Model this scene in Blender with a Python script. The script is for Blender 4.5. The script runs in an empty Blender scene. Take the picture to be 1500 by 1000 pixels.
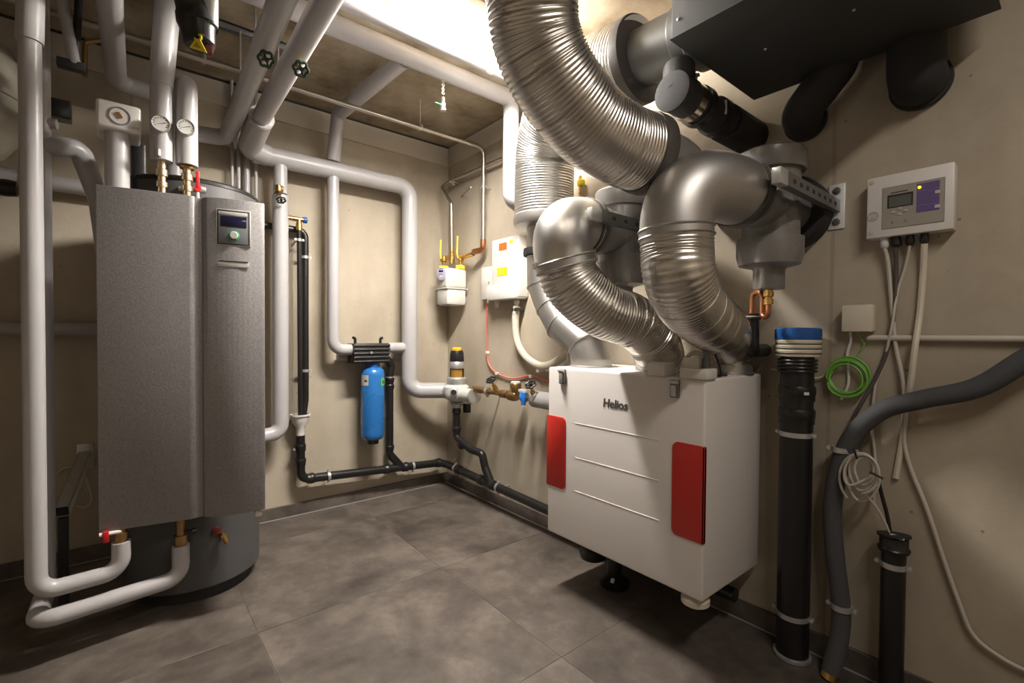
import bpy, bmesh, math, random
from mathutils import Vector as V, Matrix as M
random.seed(7)
S = bpy.context.scene
COL = S.collection
PI = math.pi

# ---------------------------------------------------------------- camera
YAW, PITCH, ROLL, FPX, CY = 0.6862, 0.0192, 0.0071, 692.0, 503.47
CAM = V((-1.858, -3.024, 1.1))
FW = V((math.sin(YAW)*math.cos(PITCH), math.cos(YAW)*math.cos(PITCH), -math.sin(PITCH)))
R0 = V((math.cos(YAW), -math.sin(YAW), 0)); U0 = R0.cross(FW)
RT = R0*math.cos(ROLL) + U0*math.sin(ROLL); UP = U0*math.cos(ROLL) - R0*math.sin(ROLL)
cd = bpy.data.cameras.new('camera'); cam = bpy.data.objects.new('camera', cd); COL.objects.link(cam)
cd.sensor_width = 36; cd.lens = 36*FPX/1500; cd.shift_y = (CY-500)/1500; cd.clip_start = .02
cam.matrix_world = M(((RT.x, UP.x, -FW.x, CAM.x), (RT.y, UP.y, -FW.y, CAM.y), (RT.z, UP.z, -FW.z, CAM.z), (0, 0, 0, 1)))
S.camera = cam

# ---------------------------------------------------------------- world, exposure, lamps
w = bpy.data.worlds.new('world'); S.world = w; w.use_nodes = True
w.node_tree.nodes['Background'].inputs[0].default_value = (.012, .010, .008, 1)
w.node_tree.nodes['Background'].inputs[1].default_value = 1
S.view_settings.view_transform = 'Standard'; S.view_settings.look = 'None'
S.view_settings.gamma = 1; S.view_settings.use_curve_mapping = False
S.view_settings.exposure = 0.0
def area(name, loc, sx, sy, watt, col, rotz=0):
    l = bpy.data.lights.new(name, 'AREA'); l.shape = 'RECTANGLE'; l.size = sx; l.size_y = sy; l.energy = watt; l.color = col
    o = bpy.data.objects.new(name, l); COL.objects.link(o); o.location = loc; o.rotation_euler = (0, 0, rotz); return o
area('batten_light', (-.70, -1.36, 2.362), .6, .08, 34, (1, .945, .87))
area('fill_light', (-1.2, -3.45, 2.385), .9, .09, 17, (1, .92, .84))  # added fill light from behind the viewer, no such fitting in view

# ---------------------------------------------------------------- measuring helper: a point of the room seen at (x, y) of the 1500x1000 photo, on a wall-parallel plane
def at(x, y, X=None, Y=None, Z=None, D=None):
    r = FW + RT*((x-750)/FPX) - UP*((y-CY)/FPX)
    t = (X-CAM.x)/r.x if X is not None else (Y-CAM.y)/r.y if Y is not None else (Z-CAM.z)/r.z if Z is not None else D
    return CAM + r*t

# ---------------------------------------------------------------- materials
def nt(name):
    m = bpy.data.materials.new(name); m.use_nodes = True
    return m, m.node_tree.nodes, m.node_tree.links, m.node_tree.nodes['Principled BSDF']
def srgb(r, g, b):
    f = lambda c: (c/255/12.92) if c/255 <= .04045 else ((c/255+.055)/1.055)**2.4
    return (f(r), f(g), f(b), 1)
def mat(name, c, rough=.5, metal=0., var=.0, scale=8, bump=0., bscale=60, emit=0, spec=.5, coat=0, aniso=0):
    m, N, L, b = nt(name)
    b.inputs['Base Color'].default_value = c; b.inputs['Roughness'].default_value = rough; b.inputs['Metallic'].default_value = metal
    b.inputs['Specular IOR Level'].default_value = spec; b.inputs['Coat Weight'].default_value = coat
    b.inputs['Anisotropic'].default_value = aniso
    tc = N.new('ShaderNodeTexCoord')
    if var:
        n = N.new('ShaderNodeTexNoise'); n.inputs['Scale'].default_value = scale; n.inputs['Detail'].default_value = 6
        L.new(tc.outputs['Object'], n.inputs['Vector'])
        mx = N.new('ShaderNodeMix'); mx.data_type = 'RGBA'
        mx.inputs[6].default_value = [max(0, x*(1-var)) for x in c[:3]]+[1]; mx.inputs[7].default_value = [min(1, x*(1+var)) for x in c[:3]]+[1]
        L.new(n.outputs['Fac'], mx.inputs[0]); L.new(mx.outputs[2], b.inputs['Base Color'])
        mr = N.new('ShaderNodeMapRange'); mr.inputs[3].default_value = max(0, rough-.1); mr.inputs[4].default_value = min(1, rough+.1)
        L.new(n.outputs['Fac'], mr.inputs[0]); L.new(mr.outputs[0], b.inputs['Roughness'])
    if bump:
        n2 = N.new('ShaderNodeTexNoise'); n2.inputs['Scale'].default_value = bscale; n2.inputs['Detail'].default_value = 4
        L.new(tc.outputs['Object'], n2.inputs['Vector'])
        bp = N.new('ShaderNodeBump'); bp.inputs['Strength'].default_value = bump; bp.inputs['Distance'].default_value = .002
        L.new(n2.outputs['Fac'], bp.inputs['Height']); L.new(bp.outputs[0], b.inputs['Normal'])
    if emit:
        b.inputs['Emission Color'].default_value = c; b.inputs['Emission Strength'].default_value = emit
    return m
def concrete(name, c1, c2, c3, streak=1.0, pore=1.0, sc=1.0, joints=()):
    m, N, L, b = nt(name)
    b.inputs['Roughness'].default_value = .78; b.inputs['Specular IOR Level'].default_value = .25
    tc = N.new('ShaderNodeTexCoord')
    n1 = N.new('ShaderNodeTexNoise'); n1.inputs['Scale'].default_value = 1.3*sc; n1.inputs['Detail'].default_value = 11; n1.inputs['Roughness'].default_value = .7
    mp = N.new('ShaderNodeMapping'); mp.inputs['Scale'].default_value = (1.6, 1.6, .5)
    n2 = N.new('ShaderNodeTexNoise'); n2.inputs['Scale'].default_value = 2.5*sc; n2.inputs['Detail'].default_value = 5
    v = N.new('ShaderNodeTexVoronoi'); v.inputs['Scale'].default_value = 12; v.inputs['Randomness'].default_value = 1
    L.new(tc.outputs['Object'], n1.inputs['Vector']); L.new(tc.outputs['Object'], mp.inputs['Vector'])
    L.new(mp.outputs[0] if streak else tc.outputs['Object'], n2.inputs['Vector']); L.new(tc.outputs['Object'], v.inputs['Vector'])
    cr = N.new('ShaderNodeValToRGB'); e = cr.color_ramp.elements
    e[0].position = .36; e[0].color = c1; e[1].position = .66; e[1].color = c3
    k = cr.color_ramp.elements.new(.5); k.color = c2
    ad = N.new('ShaderNodeMath'); ad.operation = 'MULTIPLY_ADD'; ad.inputs[1].default_value = .55
    ml = N.new('ShaderNodeMath'); ml.operation = 'MULTIPLY'; ml.inputs[1].default_value = .45
    L.new(n2.outputs['Fac'], ml.inputs[0]); L.new(n1.outputs['Fac'], ad.inputs[0]); L.new(ml.outputs[0], ad.inputs[2]); L.new(ad.outputs[0], cr.inputs[0])
    # pores: small dark air holes
    pr = N.new('ShaderNodeMath'); pr.operation = 'LESS_THAN'; pr.inputs[1].default_value = .05
    L.new(v.outputs['Distance'], pr.inputs[0])
    mx = N.new('ShaderNodeMix'); mx.data_type = 'RGBA'; mx.blend_type = 'MULTIPLY'; mx.inputs[7].default_value = (.45, .4, .36, 1)
    pm = N.new('ShaderNodeMath'); pm.operation = 'MULTIPLY'; pm.inputs[1].default_value = .8*pore
    n4 = N.new('ShaderNodeTexNoise'); n4.inputs['Scale'].default_value = 3; L.new(tc.outputs['Object'], n4.inputs['Vector'])
    gt = N.new('ShaderNodeMath'); gt.operation = 'GREATER_THAN'; gt.inputs[1].default_value = .47; L.new(n4.outputs['Fac'], gt.inputs[0])
    p2 = N.new('ShaderNodeMath'); p2.operation = 'MULTIPLY'; L.new(pr.outputs[0], p2.inputs[0]); L.new(gt.outputs[0], p2.inputs[1])
    L.new(p2.outputs[0], pm.inputs[0]); L.new(pm.outputs[0], mx.inputs[0]); L.new(cr.outputs[0], mx.inputs[6])
    last = mx.outputs[2]
    # formwork joints: faint lines left by the shuttering boards, (axis, position)
    sp = N.new('ShaderNodeSeparateXYZ'); L.new(tc.outputs['Object'], sp.inputs[0])
    for ax, p in joints:
        a = N.new('ShaderNodeMath'); a.operation = 'ADD'; a.inputs[1].default_value = -p
        nz = N.new('ShaderNodeMath'); nz.operation = 'MULTIPLY_ADD'; nz.inputs[1].default_value = .012; L.new(n2.outputs['Fac'], nz.inputs[0]); L.new(sp.outputs[ax], nz.inputs[2])
        L.new(nz.outputs[0], a.inputs[0])
        ab = N.new('ShaderNodeMath'); ab.operation = 'ABSOLUTE'; L.new(a.outputs[0], ab.inputs[0])
        lt = N.new('ShaderNodeMath'); lt.operation = 'LESS_THAN'; lt.inputs[1].default_value = .006; L.new(ab.outputs[0], lt.inputs[0])
        sc_ = N.new('ShaderNodeMath'); sc_.operation = 'MULTIPLY'; sc_.inputs[1].default_value = .55; L.new(lt.outputs[0], sc_.inputs[0])
        j = N.new('ShaderNodeMix'); j.data_type = 'RGBA'; j.blend_type = 'MULTIPLY'; j.inputs[7].default_value = (.72, .68, .62, 1)
        L.new(sc_.outputs[0], j.inputs[0]); L.new(last, j.inputs[6]); last = j.outputs[2]
    L.new(last, b.inputs['Base Color'])
    n3 = N.new('ShaderNodeTexNoise'); n3.inputs['Scale'].default_value = 40; n3.inputs['Detail'].default_value = 6; L.new(tc.outputs['Object'], n3.inputs['Vector'])
    bp = N.new('ShaderNodeBump'); bp.inputs['Strength'].default_value = .25; bp.inputs['Distance'].default_value = .003
    L.new(n3.outputs['Fac'], bp.inputs['Height'])
    bp2 = N.new('ShaderNodeBump'); bp2.inputs['Strength'].default_value = .35; bp2.inputs['Distance'].default_value = .006
    L.new(n1.outputs['Fac'], bp2.inputs['Height']); L.new(bp.outputs[0], bp2.inputs['Normal']); L.new(bp2.outputs[0], b.inputs['Normal'])
    return m
def tile_mat():
    m, N, L, b = nt('stone_tile')
    tc = N.new('ShaderNodeTexCoord'); oi = N.new('ShaderNodeObjectInfo')
    va = N.new('ShaderNodeVectorMath'); va.operation = 'MULTIPLY_ADD'; va.inputs[1].default_value = (7, 5, 3)
    co = N.new('ShaderNodeCombineXYZ'); [L.new(oi.outputs['Random'], co.inputs[i]) for i in range(3)]
    L.new(co.outputs[0], va.inputs[0]); L.new(tc.outputs['Object'], va.inputs[2])
    n1 = N.new('ShaderNodeTexNoise'); n1.inputs['Scale'].default_value = 2.6; n1.inputs['Detail'].default_value = 9; n1.inputs['Roughness'].default_value = .62; n1.inputs['Distortion'].default_value = .5
    n2 = N.new('ShaderNodeTexNoise'); n2.inputs['Scale'].default_value = 14; n2.inputs['Detail'].default_value = 8; n2.inputs['Roughness'].default_value = .65
    L.new(va.outputs[0], n1.inputs['Vector']); L.new(va.outputs[0], n2.inputs['Vector'])
    a = N.new('ShaderNodeMath'); a.operation = 'MULTIPLY_ADD'; a.inputs[1].default_value = .65
    c = N.new('ShaderNodeMath'); c.operation = 'MULTIPLY'; c.inputs[1].default_value = .35
    L.new(n2.outputs['Fac'], c.inputs[0]); L.new(n1.outputs['Fac'], a.inputs[0]); L.new(c.outputs[0], a.inputs[2])
    cr = N.new('ShaderNodeValToRGB'); e = cr.color_ramp.elements
    e[0].position = .36; e[0].color = (.044, .035, .030, 1); e[1].position = .66; e[1].color = (.165, .137, .115, 1)
    k = cr.color_ramp.elements.new(.5); k.color = (.092, .075, .063, 1)
    L.new(a.outputs[0], cr.inputs[0]); L.new(cr.outputs[0], b.inputs['Base Color'])
    mr = N.new('ShaderNodeMapRange'); mr.inputs[3].default_value = .36; mr.inputs[4].default_value = .62
    L.new(n1.outputs['Fac'], mr.inputs[0]); L.new(mr.outputs[0], b.inputs['Roughness'])
    bp = N.new('ShaderNodeBump'); bp.inputs['Strength'].default_value = .15; bp.inputs['Distance'].default_value = .002
    L.new(n2.outputs['Fac'], bp.inputs['Height']); L.new(bp.outputs[0], b.inputs['Normal'])
    return m
W_ = [(.325, .275, .208, 1), (.40, .345, .268, 1), (.475, .413, .328, 1)]
M_WALLB = concrete('wall_concrete_back', *W_, joints=((0, -.245), (0, -1.5)))
M_WALLR = concrete('wall_concrete_right', *W_, joints=((1, -.26), (1, -2.95)))
M_BAND = concrete('wall_top_band', (.42, .37, .30, 1), (.48, .43, .355, 1), (.55, .49, .41, 1), streak=0, pore=0)
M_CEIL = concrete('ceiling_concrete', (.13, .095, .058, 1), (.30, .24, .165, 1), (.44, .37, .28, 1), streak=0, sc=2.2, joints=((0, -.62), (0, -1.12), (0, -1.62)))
M_TILE = tile_mat()
M_GROUT = mat('grout', (.125, .108, .093, 1), .9)
M_GROUTL = mat('sealing_joint', (.22, .21, .20, 1), .7)
M_WPVC = mat('white_pipe_jacket', (.40, .386, .39, 1), .34, var=.05, scale=3, bump=.06, bscale=25)
M_GPVC = mat('grey_pipe_jacket', (.33, .32, .32, 1), .45, var=.08, scale=3)
M_BLK = mat('black_plastic', (.012, .011, .011, 1), .33, var=.2, scale=10)
M_RUB = mat('black_foam', (.018, .017, .018, 1), .75, var=.2, bump=.3, bscale=120)
M_FOAM = mat('grey_foam', (.06, .06, .064, 1), .85, var=.15, bump=.4, bscale=150)
M_STEEL = mat('stainless_steel', (.50, .46, .41, 1), .36, 1, var=.08, scale=20)
M_ZINC = mat('zinc_plated_steel', (.58, .58, .57, 1), .40, .75, var=.12, scale=30)
M_ZINCW = mat('bright_zinc_plate', (.9, .92, .92, 1), .45, .5)
M_GALV = mat('galvanised_sheet', (.50, .485, .465, 1), .46, 1, var=.10, scale=6, bump=.05, bscale=8)
M_GALVD = mat('galvanised_sheet_dull', (.20, .20, .195, 1), .42, .75, var=.12, scale=5)
M_GTEE = mat('grey_plastic', (.20, .19, .18, 1), .30, .2, var=.1, scale=6)
M_FLEX = mat('aluminium_flex', (.68, .65, .61, 1), .30, 1, var=.12, scale=14)
M_FLEXL = mat('aluminium_jacket', (.80, .79, .77, 1), .33, 1, var=.08, scale=14)
M_SIL = mat('silencer_sheet', (.045, .046, .045, 1), .6, .0, spec=.25, var=.12, scale=3)
M_WHT = mat('white_enamel', (.72, .68, .65, 1), .38, var=.02, scale=3)
M_WPL = mat('white_plastic', (.64, .61, .575, 1), .42, var=.03)
M_CREAM = mat('cream_plastic', (.60, .545, .44, 1), .45, var=.05)
M_RED = mat('red_enamel', (.52, .028, .018, 1), .32)
M_REDH = mat('red_plastic', (.45, .01, .012, 1), .4)
M_BRASS = mat('brass', (.62, .40, .14, 1), .3, 1, var=.2, scale=25)
M_BRONZE = mat('bronze', (.42, .27, .12, 1), .38, 1, var=.25, scale=30)
M_COPPER = mat('copper', (.55, .24, .12, 1), .36, 1, var=.2, scale=25)
M_YEL = mat('yellow_plastic', (.80, .62, .02, 1), .45)
M_YELS = mat('yellow_sticker', (.85, .82, .02, 1), .6)
M_ORS = mat('orange_sticker', (.85, .14, .02, 1), .6)
M_ORC = mat('orange_cap', (.9, .42, .02, 1), .45)
M_PBRASS = mat('pale_brass', (.74, .58, .40, 1), .33, 1, var=.2, scale=30)
M_BLUE = mat('blue_vessel', (.02, .145, .42, 1), .28, var=.12, scale=6, coat=.2)
M_BLUED = mat('blue_plastic', (.012, .085, .29, 1), .45)
M_BLUEB = mat('bright_blue_plastic', (.02, .2, .75, 1), .4)
M_GRN = mat('green_plastic', (.02, .35, .12, 1), .4)
M_DGRN = mat('dark_green_handwheel', (.012, .03, .013, 1), .35)
M_GY = mat('green_yellow_wire', (.17, .42, .06, 1), .45)
M_CABG = mat('grey_cable', (.5, .46, .40, 1), .5)
M_CABD = mat('dark_cable', (.07, .062, .055, 1), .5)
M_HPG = mat('speckled_silver_paint', (.235, .222, .22, 1), .42, .3, var=.42, scale=170, bump=.25, bscale=170)
M_TANK = mat('tank_grey', (.075, .073, .073, 1), .5)
M_DARK = mat('dark_recess', (.015, .014, .014, 1), .6)
M_DISP = mat('display_grey', (.16, .17, .185, 1), .35)
M_NAVY = mat('display_navy', (.012, .012, .035, 1), .12)
M_GAUGE = mat('gauge_face', (.62, .60, .56, 1), .5)
M_INK = mat('black_print', (.02, .018, .016, 1), .6)
M_LETTER = mat('dark_grey_lettering', (.07, .06, .055, 1), .5)
M_PURP = mat('purple_print', (.105, .07, .21, 1), .5)
M_CTRL = mat('controller_panel', (.30, .265, .23, 1), .5)
M_LCD = mat('lcd_screen', (.10, .105, .095, 1), .2)
M_LED = mat('yellow_led', (1, .85, .02, 1), .3, emit=2.5)
M_AMB = mat('amber_bowl', (.42, .22, .04, 1), .15, .3)
M_METER = mat('gas_meter_enamel', (.56, .54, .50, 1), .45)
M_CNT = mat('meter_counter', (.33, .32, .42, 1), .35)
M_REDCAB = mat('red_tube', (.62, .16, .11, 1), .5)
M_EXP = mat('expansion_vessel_enamel', (.36, .33, .27, 1), .28)
M_STK = mat('silver_label', (.45, .43, .40, 1), .5)
M_GST = mat('green_sticker', (.1, .55, .08, 1), .5)
M_BAND2 = mat('polished_band', (.78, .68, .58, 1), .18, 1)
M_TUBE = mat('light_diffuser', (1, .945, .87, 1), .5, emit=272)
M_SLATE = mat('rubber_collar', (.07, .062, .056, 1), .5, .2)

# ---------------------------------------------------------------- mesh builder
def frame(t):
    t = t.normalized(); a = V((0, 0, 1)) if abs(t.z) < .9 else V((1, 0, 0))
    n = t.cross(a).normalized(); return n, t.cross(n).normalized()
class MB:
    def __init__(s): s.v = []; s.f = []
    def add(s, v, f):
        o = len(s.v); s.v += [V(p) for p in v]; s.f += [tuple(i+o for i in q) for q in f]; return s
    def tube(s, pts, r, seg=16, caps=True, closed=False):
        pts = [V(p) for p in pts]; n = len(pts)
        rr = list(r) if hasattr(r, '__len__') else [r]*n
        tg = []
        for i in range(n):
            a = pts[i-1] if (i or closed) else pts[0]; b = pts[(i+1) % n] if (i < n-1 or closed) else pts[-1]
            d = b-a
            tg.append(d.normalized() if d.length > 1e-9 else tg[-1])
        nn, _ = frame(tg[0]); vs = []
        for i in range(n):
            nn = nn - tg[i]*nn.dot(tg[i])
            nn = nn.normalized() if nn.length > 1e-6 else frame(tg[i])[0]
            bb = tg[i].cross(nn)
            for k in range(seg):
                a = 2*PI*k/seg; vs.append(pts[i] + (nn*math.cos(a)+bb*math.sin(a))*rr[i])
        fs = []
        for i in range(n if closed else n-1):
            j = (i+1) % n
            for k in range(seg):
                l = (k+1) % seg; fs.append((i*seg+k, i*seg+l, j*seg+l, j*seg+k))
        if caps and not closed:
            fs.append(tuple(range(seg-1, -1, -1))); fs.append(tuple((n-1)*seg+k for k in range(seg)))
        return s.add(vs, fs)
    def cyl(s, a, b, r, r2=None, seg=20): return s.tube([a, b], [r, r if r2 is None else r2], seg)
    def lathe(s, prof, o, ax, seg=28):      # prof: (radius, height) along ax from o
        o = V(o); ax = V(ax).normalized(); n, b = frame(ax); vs = []; fs = []
        for (r, h) in prof:
            for k in range(seg):
                a = 2*PI*k/seg; vs.append(o+ax*h+(n*math.cos(a)+b*math.sin(a))*max(r, 1e-4))
        for i in range(len(prof)-1):
            for k in range(seg):
                l = (k+1) % seg; fs.append((i*seg+k, i*seg+l, (i+1)*seg+l, (i+1)*seg+k))
        fs.append(tuple(range(seg-1, -1, -1))); fs.append(tuple((len(prof)-1)*seg+k for k in range(seg)))
        return s.add(vs, fs)
    def box(s, lo, hi, bev=0, rot=None, org=None, seg=2):
        lo = V(lo); hi = V(hi)
        bm = bmesh.new(); bmesh.ops.create_cube(bm, size=1)
        for v in bm.verts: v.co = V(((lo.x+hi.x)/2+v.co.x*(hi.x-lo.x), (lo.y+hi.y)/2+v.co.y*(hi.y-lo.y), (lo.z+hi.z)/2+v.co.z*(hi.z-lo.z)))
        if bev: bmesh.ops.bevel(bm, geom=bm.edges[:], offset=bev, segments=seg, affect='EDGES', profile=.5)
        return s.bm(bm, rot, org)
    def bm(s, bm, rot=None, org=None):
        bm.verts.index_update(); vs = [v.co.copy() for v in bm.verts]; fs = [[v.index for v in f.verts] for f in bm.faces]; bm.free()
        if rot is not None: vs = [rot @ v for v in vs]
        if org is not None: vs = [v+V(org) for v in vs]
        return s.add(vs, fs)
    def prism(s, poly, d, bev=0):           # poly: 3-D points of a flat outline, d: extrusion vector
        bm = bmesh.new(); n = len(poly); d = V(d)
        a = [bm.verts.new(V(p)) for p in poly]; b = [bm.verts.new(V(p)+d) for p in poly]
        bm.faces.new(a); bm.faces.new(b[::-1])
        for i in range(n): bm.faces.new((a[i], b[i], b[(i+1) % n], a[(i+1) % n]))
        bmesh.ops.recalc_face_normals(bm, faces=bm.faces[:])
        if bev: bmesh.ops.bevel(bm, geom=bm.edges[:], offset=bev, segments=2, affect='EDGES', profile=.5)
        return s.bm(bm)
    def ring(s, c, ax, r, t, seg=28, ts=8):  # torus
        n, b = frame(V(ax)); c = V(c)
        return s.tube([c+(n*math.cos(2*PI*k/seg)+b*math.sin(2*PI*k/seg))*r for k in range(seg)], t, ts, closed=True)
    def band(s, c, ax, r, h, t=.002, seg=28):  # a flat hoop
        c = V(c); ax = V(ax).normalized()
        return s.lathe([(r-.001, -h/2), (r+t, -h/2), (r+t, h/2), (r-.001, h/2)], c, ax, seg)
    def build(s, name, m, parent=None, ang=40):
        org = V((0, 0, 0)) if parent is None else ROOTLOC(parent)
        if parent is None:
            zs = min(p.z for p in s.v); cx = sum(p.x for p in s.v)/len(s.v); cy = sum(p.y for p in s.v)/len(s.v); org = V((cx, cy, zs))
        me = bpy.data.meshes.new(name); me.from_pydata([p-org for p in s.v], [], s.f)
        bm = bmesh.new(); bm.from_mesh(me); bmesh.ops.recalc_face_normals(bm, faces=bm.faces[:]); bm.to_mesh(me); bm.free()
        me.polygons.foreach_set('use_smooth', [True]*len(me.polygons)); me.set_sharp_from_angle(angle=math.radians(ang))
        me.materials.append(m); o = bpy.data.objects.new(name, me); COL.objects.link(o)
        if parent is None: o.location = org
        else: o.parent = parent
        return o
def ROOTLOC(o):
    while o.parent is not None: o = o.parent
    return V(o.location)
def tag(o, label, cat, group=None):
    o['label'] = label; o['category'] = cat
    if group: o['group'] = group
    return o
def thing(name, label, cat, loc, group=None):
    o = bpy.data.objects.new(name, None); COL.objects.link(o); o.location = V(loc); o.empty_display_size = .05
    return tag(o, label, cat, group)
def struct(o): o['kind'] = 'structure'; return o
def fillet(pts, R, n=7):
    pts = [V(p) for p in pts]; out = [pts[0]]
    for i in range(1, len(pts)-1):
        p = pts[i]; a = (pts[i-1]-p); b = (pts[i+1]-p); la, lb = a.length, b.length; a.normalize(); b.normalize()
        c = max(-1, min(1, a.dot(b))); th = math.acos(c)
        if PI-th < .05: out.append(p); continue
        d = min(R/math.tan(th/2), la*.49, lb*.49); rr = d*math.tan(th/2)
        ctr = p+(a+b).normalized()*(rr/math.sin(th/2)); s0 = p+a*d-ctr; s1 = p+b*d-ctr; ang = PI-th
        for k in range(n+1):
            t = k/n; out.append(ctr+(s0*math.sin((1-t)*ang)+s1*math.sin(t*ang))/math.sin(ang))
    out.append(pts[-1]); return out
def spline(pts, n=8):
    pts = [V(p) for p in pts]; P = [pts[0]*2-pts[1]]+pts+[pts[-1]*2-pts[-2]]; out = []
    for i in range(1, len(P)-2):
        a, b, c, d = P[i-1:i+3]
        for k in range(n):
            t = k/n; out.append(.5*(b*2+(c-a)*t+(a*2-b*5+c*4-d)*t*t+(b*3-a-c*3+d)*t**3))
    out.append(pts[-1]); return out
def resample(pts, step):
    out = [pts[0].copy()]; acc = 0
    for a, b in zip(pts, pts[1:]):
        L = (b-a).length
        if L < 1e-9: continue
        t = step-acc
        while t <= L: out.append(a+(b-a)*(t/L)); t += step
        acc = (L-(t-step))
    out.append(pts[-1].copy()); return out
def smoothpath(pts, it=3):
    for _ in range(it): pts = [pts[0]]+[(pts[i-1]+pts[i]*2+pts[i+1])/4 for i in range(1, len(pts)-1)]+[pts[-1]]
    return pts
def flex(name, pts, r, m, parent, pitch=.0085, amp=.0012, seg=44, deep=.12):
    # spiral-corrugated hose: fine ribs, now and then a deeper pulled-open groove; r may be (start, end)
    p = smoothpath(resample(spline(pts, 24), pitch/4), 40); rnd = random.Random(3); rr = []; g = 1
    r0, r1 = r if isinstance(r, tuple) else (r, r)
    for i in range(len(p)):
        if i % 4 == 0: g = rnd.uniform(.7, 1.1); dg = rnd.uniform(1.2, 2.6) if rnd.random() < deep else 0
        k = (1, 0, -1, 0)[i % 4]
        rr.append(r0+(r1-r0)*i/(len(p)-1)+amp*(g*k-(dg if k < 0 else 0)))
    return MB().tube(p, rr, seg).build(name, m, parent, 80)
def pipe(name, label, pts, r, m, R=.06, cat='pipe', group=None, seg=20):
    return tag(MB().tube(fillet(pts, R), r, seg).build(name, m), label, cat, group)
def handwheel(parent, c, ax, r, m=None, stem=.04, name='handwheel', m2=None):
    ax = V(ax).normalized(); c = V(c); n, b = frame(ax); mb = MB(); k6 = 36
    mb.tube([c+(n*math.cos(2*PI*k/k6)+b*math.sin(2*PI*k/k6))*r*(1+.10*math.cos(2*PI*k/k6*6)) for k in range(k6)], r*.23, 8, closed=True)
    for k in range(4):
        a = 2*PI*k/4+.4; d = n*math.cos(a)+b*math.sin(a); mb.cyl(c+d*r*.2-ax*.003, c+d*r, r*.14, seg=8)
    mb.cyl(c-ax*.008, c+ax*.008, r*.34, seg=12)
    h = mb.build(name, m or M_DGRN, parent)
    MB().cyl(c-ax*stem, c-ax*.004, r*.16, seg=10).cyl(c-ax*stem, c-ax*stem*.45, r*.34, seg=12).build('stem', m2 or M_BRONZE, parent)
    return h
def clamp(parent, c, ax, r, wall, name='pipe_clamp', m=None):
    # metal pipe clip: hoop, two lugs with screw, and the threaded stud that runs to the point `wall`
    c = V(c); ax = V(ax).normalized(); wd = (V(wall)-c); wd = (wd-ax*wd.dot(ax)); L = wd.length; wd.normalize(); sd = ax.cross(wd)
    mb = MB().band(c, ax, r, .016, .0025)
    for sg in (-1, 1):
        q = c+sd*sg*(r+.008); mb.cyl(q-wd*.007, q+wd*.007, .007, seg=8); mb.cyl(q-wd*.012, q+wd*.014, .0032, seg=8)
    mb.cyl(c+wd*r, c+wd*L, .004, seg=8)
    return mb.build(name, m or M_ZINC, parent)
def socket(parent, c, ax, r, h=.04, m=None, name='socket'):
    return MB().lathe([(r, -h/2), (r+.004, -h/2), (r+.004, -h*.1), (r+.006, 0), (r+.006, h*.35), (r+.003, h/2), (r, h/2)], c, ax, 22).build(name, m or M_BLK, parent)
X_, Y_, Z_ = V((1, 0, 0)), V((0, 1, 0)), V((0, 0, 1))

# ================================================================ SETTING
H = 2.47
fl = struct(MB().box((-3.3, -4.4, -.12), (.15, .15, -.0015)).build('floor', M_GROUT))
TX, TY, x0, y0 = .777, .791, -.711, -1.112
for i in range(-4, 2):
    for j in range(-5, 3):
        a, b = x0+TX*i, x0+TX*(i+1); c, d = y0+TY*j, y0+TY*(j+1)
        a, b, c, d = max(a, -3.25), min(b, -.002), max(c, -4.3), min(d, -.002)
        if b-a < .02 or d-c < .02: continue
        MB().box((a+.001, c+.001, -.006), (b-.001, d-.001, 0), .0008, seg=1).build('tile', M_TILE, fl)
struct(MB().box((-3.3, 0, -.1), (.15, .15, H+.1)).build('wall_back', M_WALLB))
struct(MB().box((0, -4.4, -.1), (.15, 0, H+.1)).build('wall_right', M_WALLR))
struct(MB().box((-3.3, -4.4, -.1), (-3.2, 0, H+.1)).build('wall_left', M_WALLR))
struct(MB().box((-3.2, -4.4, -.1), (0, -4.3, H+.1)).build('wall_front', M_WALLB))
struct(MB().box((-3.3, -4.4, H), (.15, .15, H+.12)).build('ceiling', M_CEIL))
struct(MB().box((-3.2, -.014, 2.335), (0, 0, 2.462), .002).build('trim_1', M_BAND))
struct(MB().box((-.014, -4.3, 2.335), (0, -.014, 2.462), .002).build('trim_2', M_BAND))
struct(MB().box((-3.2, -.024, 2.462), (0, 0, 2.4705)).build('gap_shadow', M_DARK))  # dark strip stands in for the shadow gap between band and ceiling
bb = struct(MB().box((-3.2, -.0105, 0), (0, 0, .0725)).build('baseboard_back', M_GROUT))
for i in range(-3, 2):
    a, b = max(x0+TX*i, -3.19), min(x0+TX*(i+1), -.013)
    if b-a > .02: MB().box((a+.0015, -.013, .002), (b-.0015, -.001, .0735), .001, seg=1).build('tile', M_TILE, bb)
MB().tube([(-3.1, -.016, .001), (-.014, -.016, .001)], .004, 6).build('sealing_joint', M_GROUTL, bb)
br = struct(MB().box((-.0105, -4.3, 0), (0, 0, .0725)).build('baseboard_right', M_GROUT))
for j in range(-5, 2):
    a, b = max(y0+TY*j, -4.29), min(y0+TY*(j+1), -.014)
    if b-a > .02: MB().box((-.013, a+.0015, .002), (-.001, b-.0015, .0735), .001, seg=1).build('tile', M_TILE, br)
MB().tube([(-.016, -4.2, .001), (-.016, -.014, .001)], .004, 6).build('sealing_joint', M_GROUTL, br)

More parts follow.
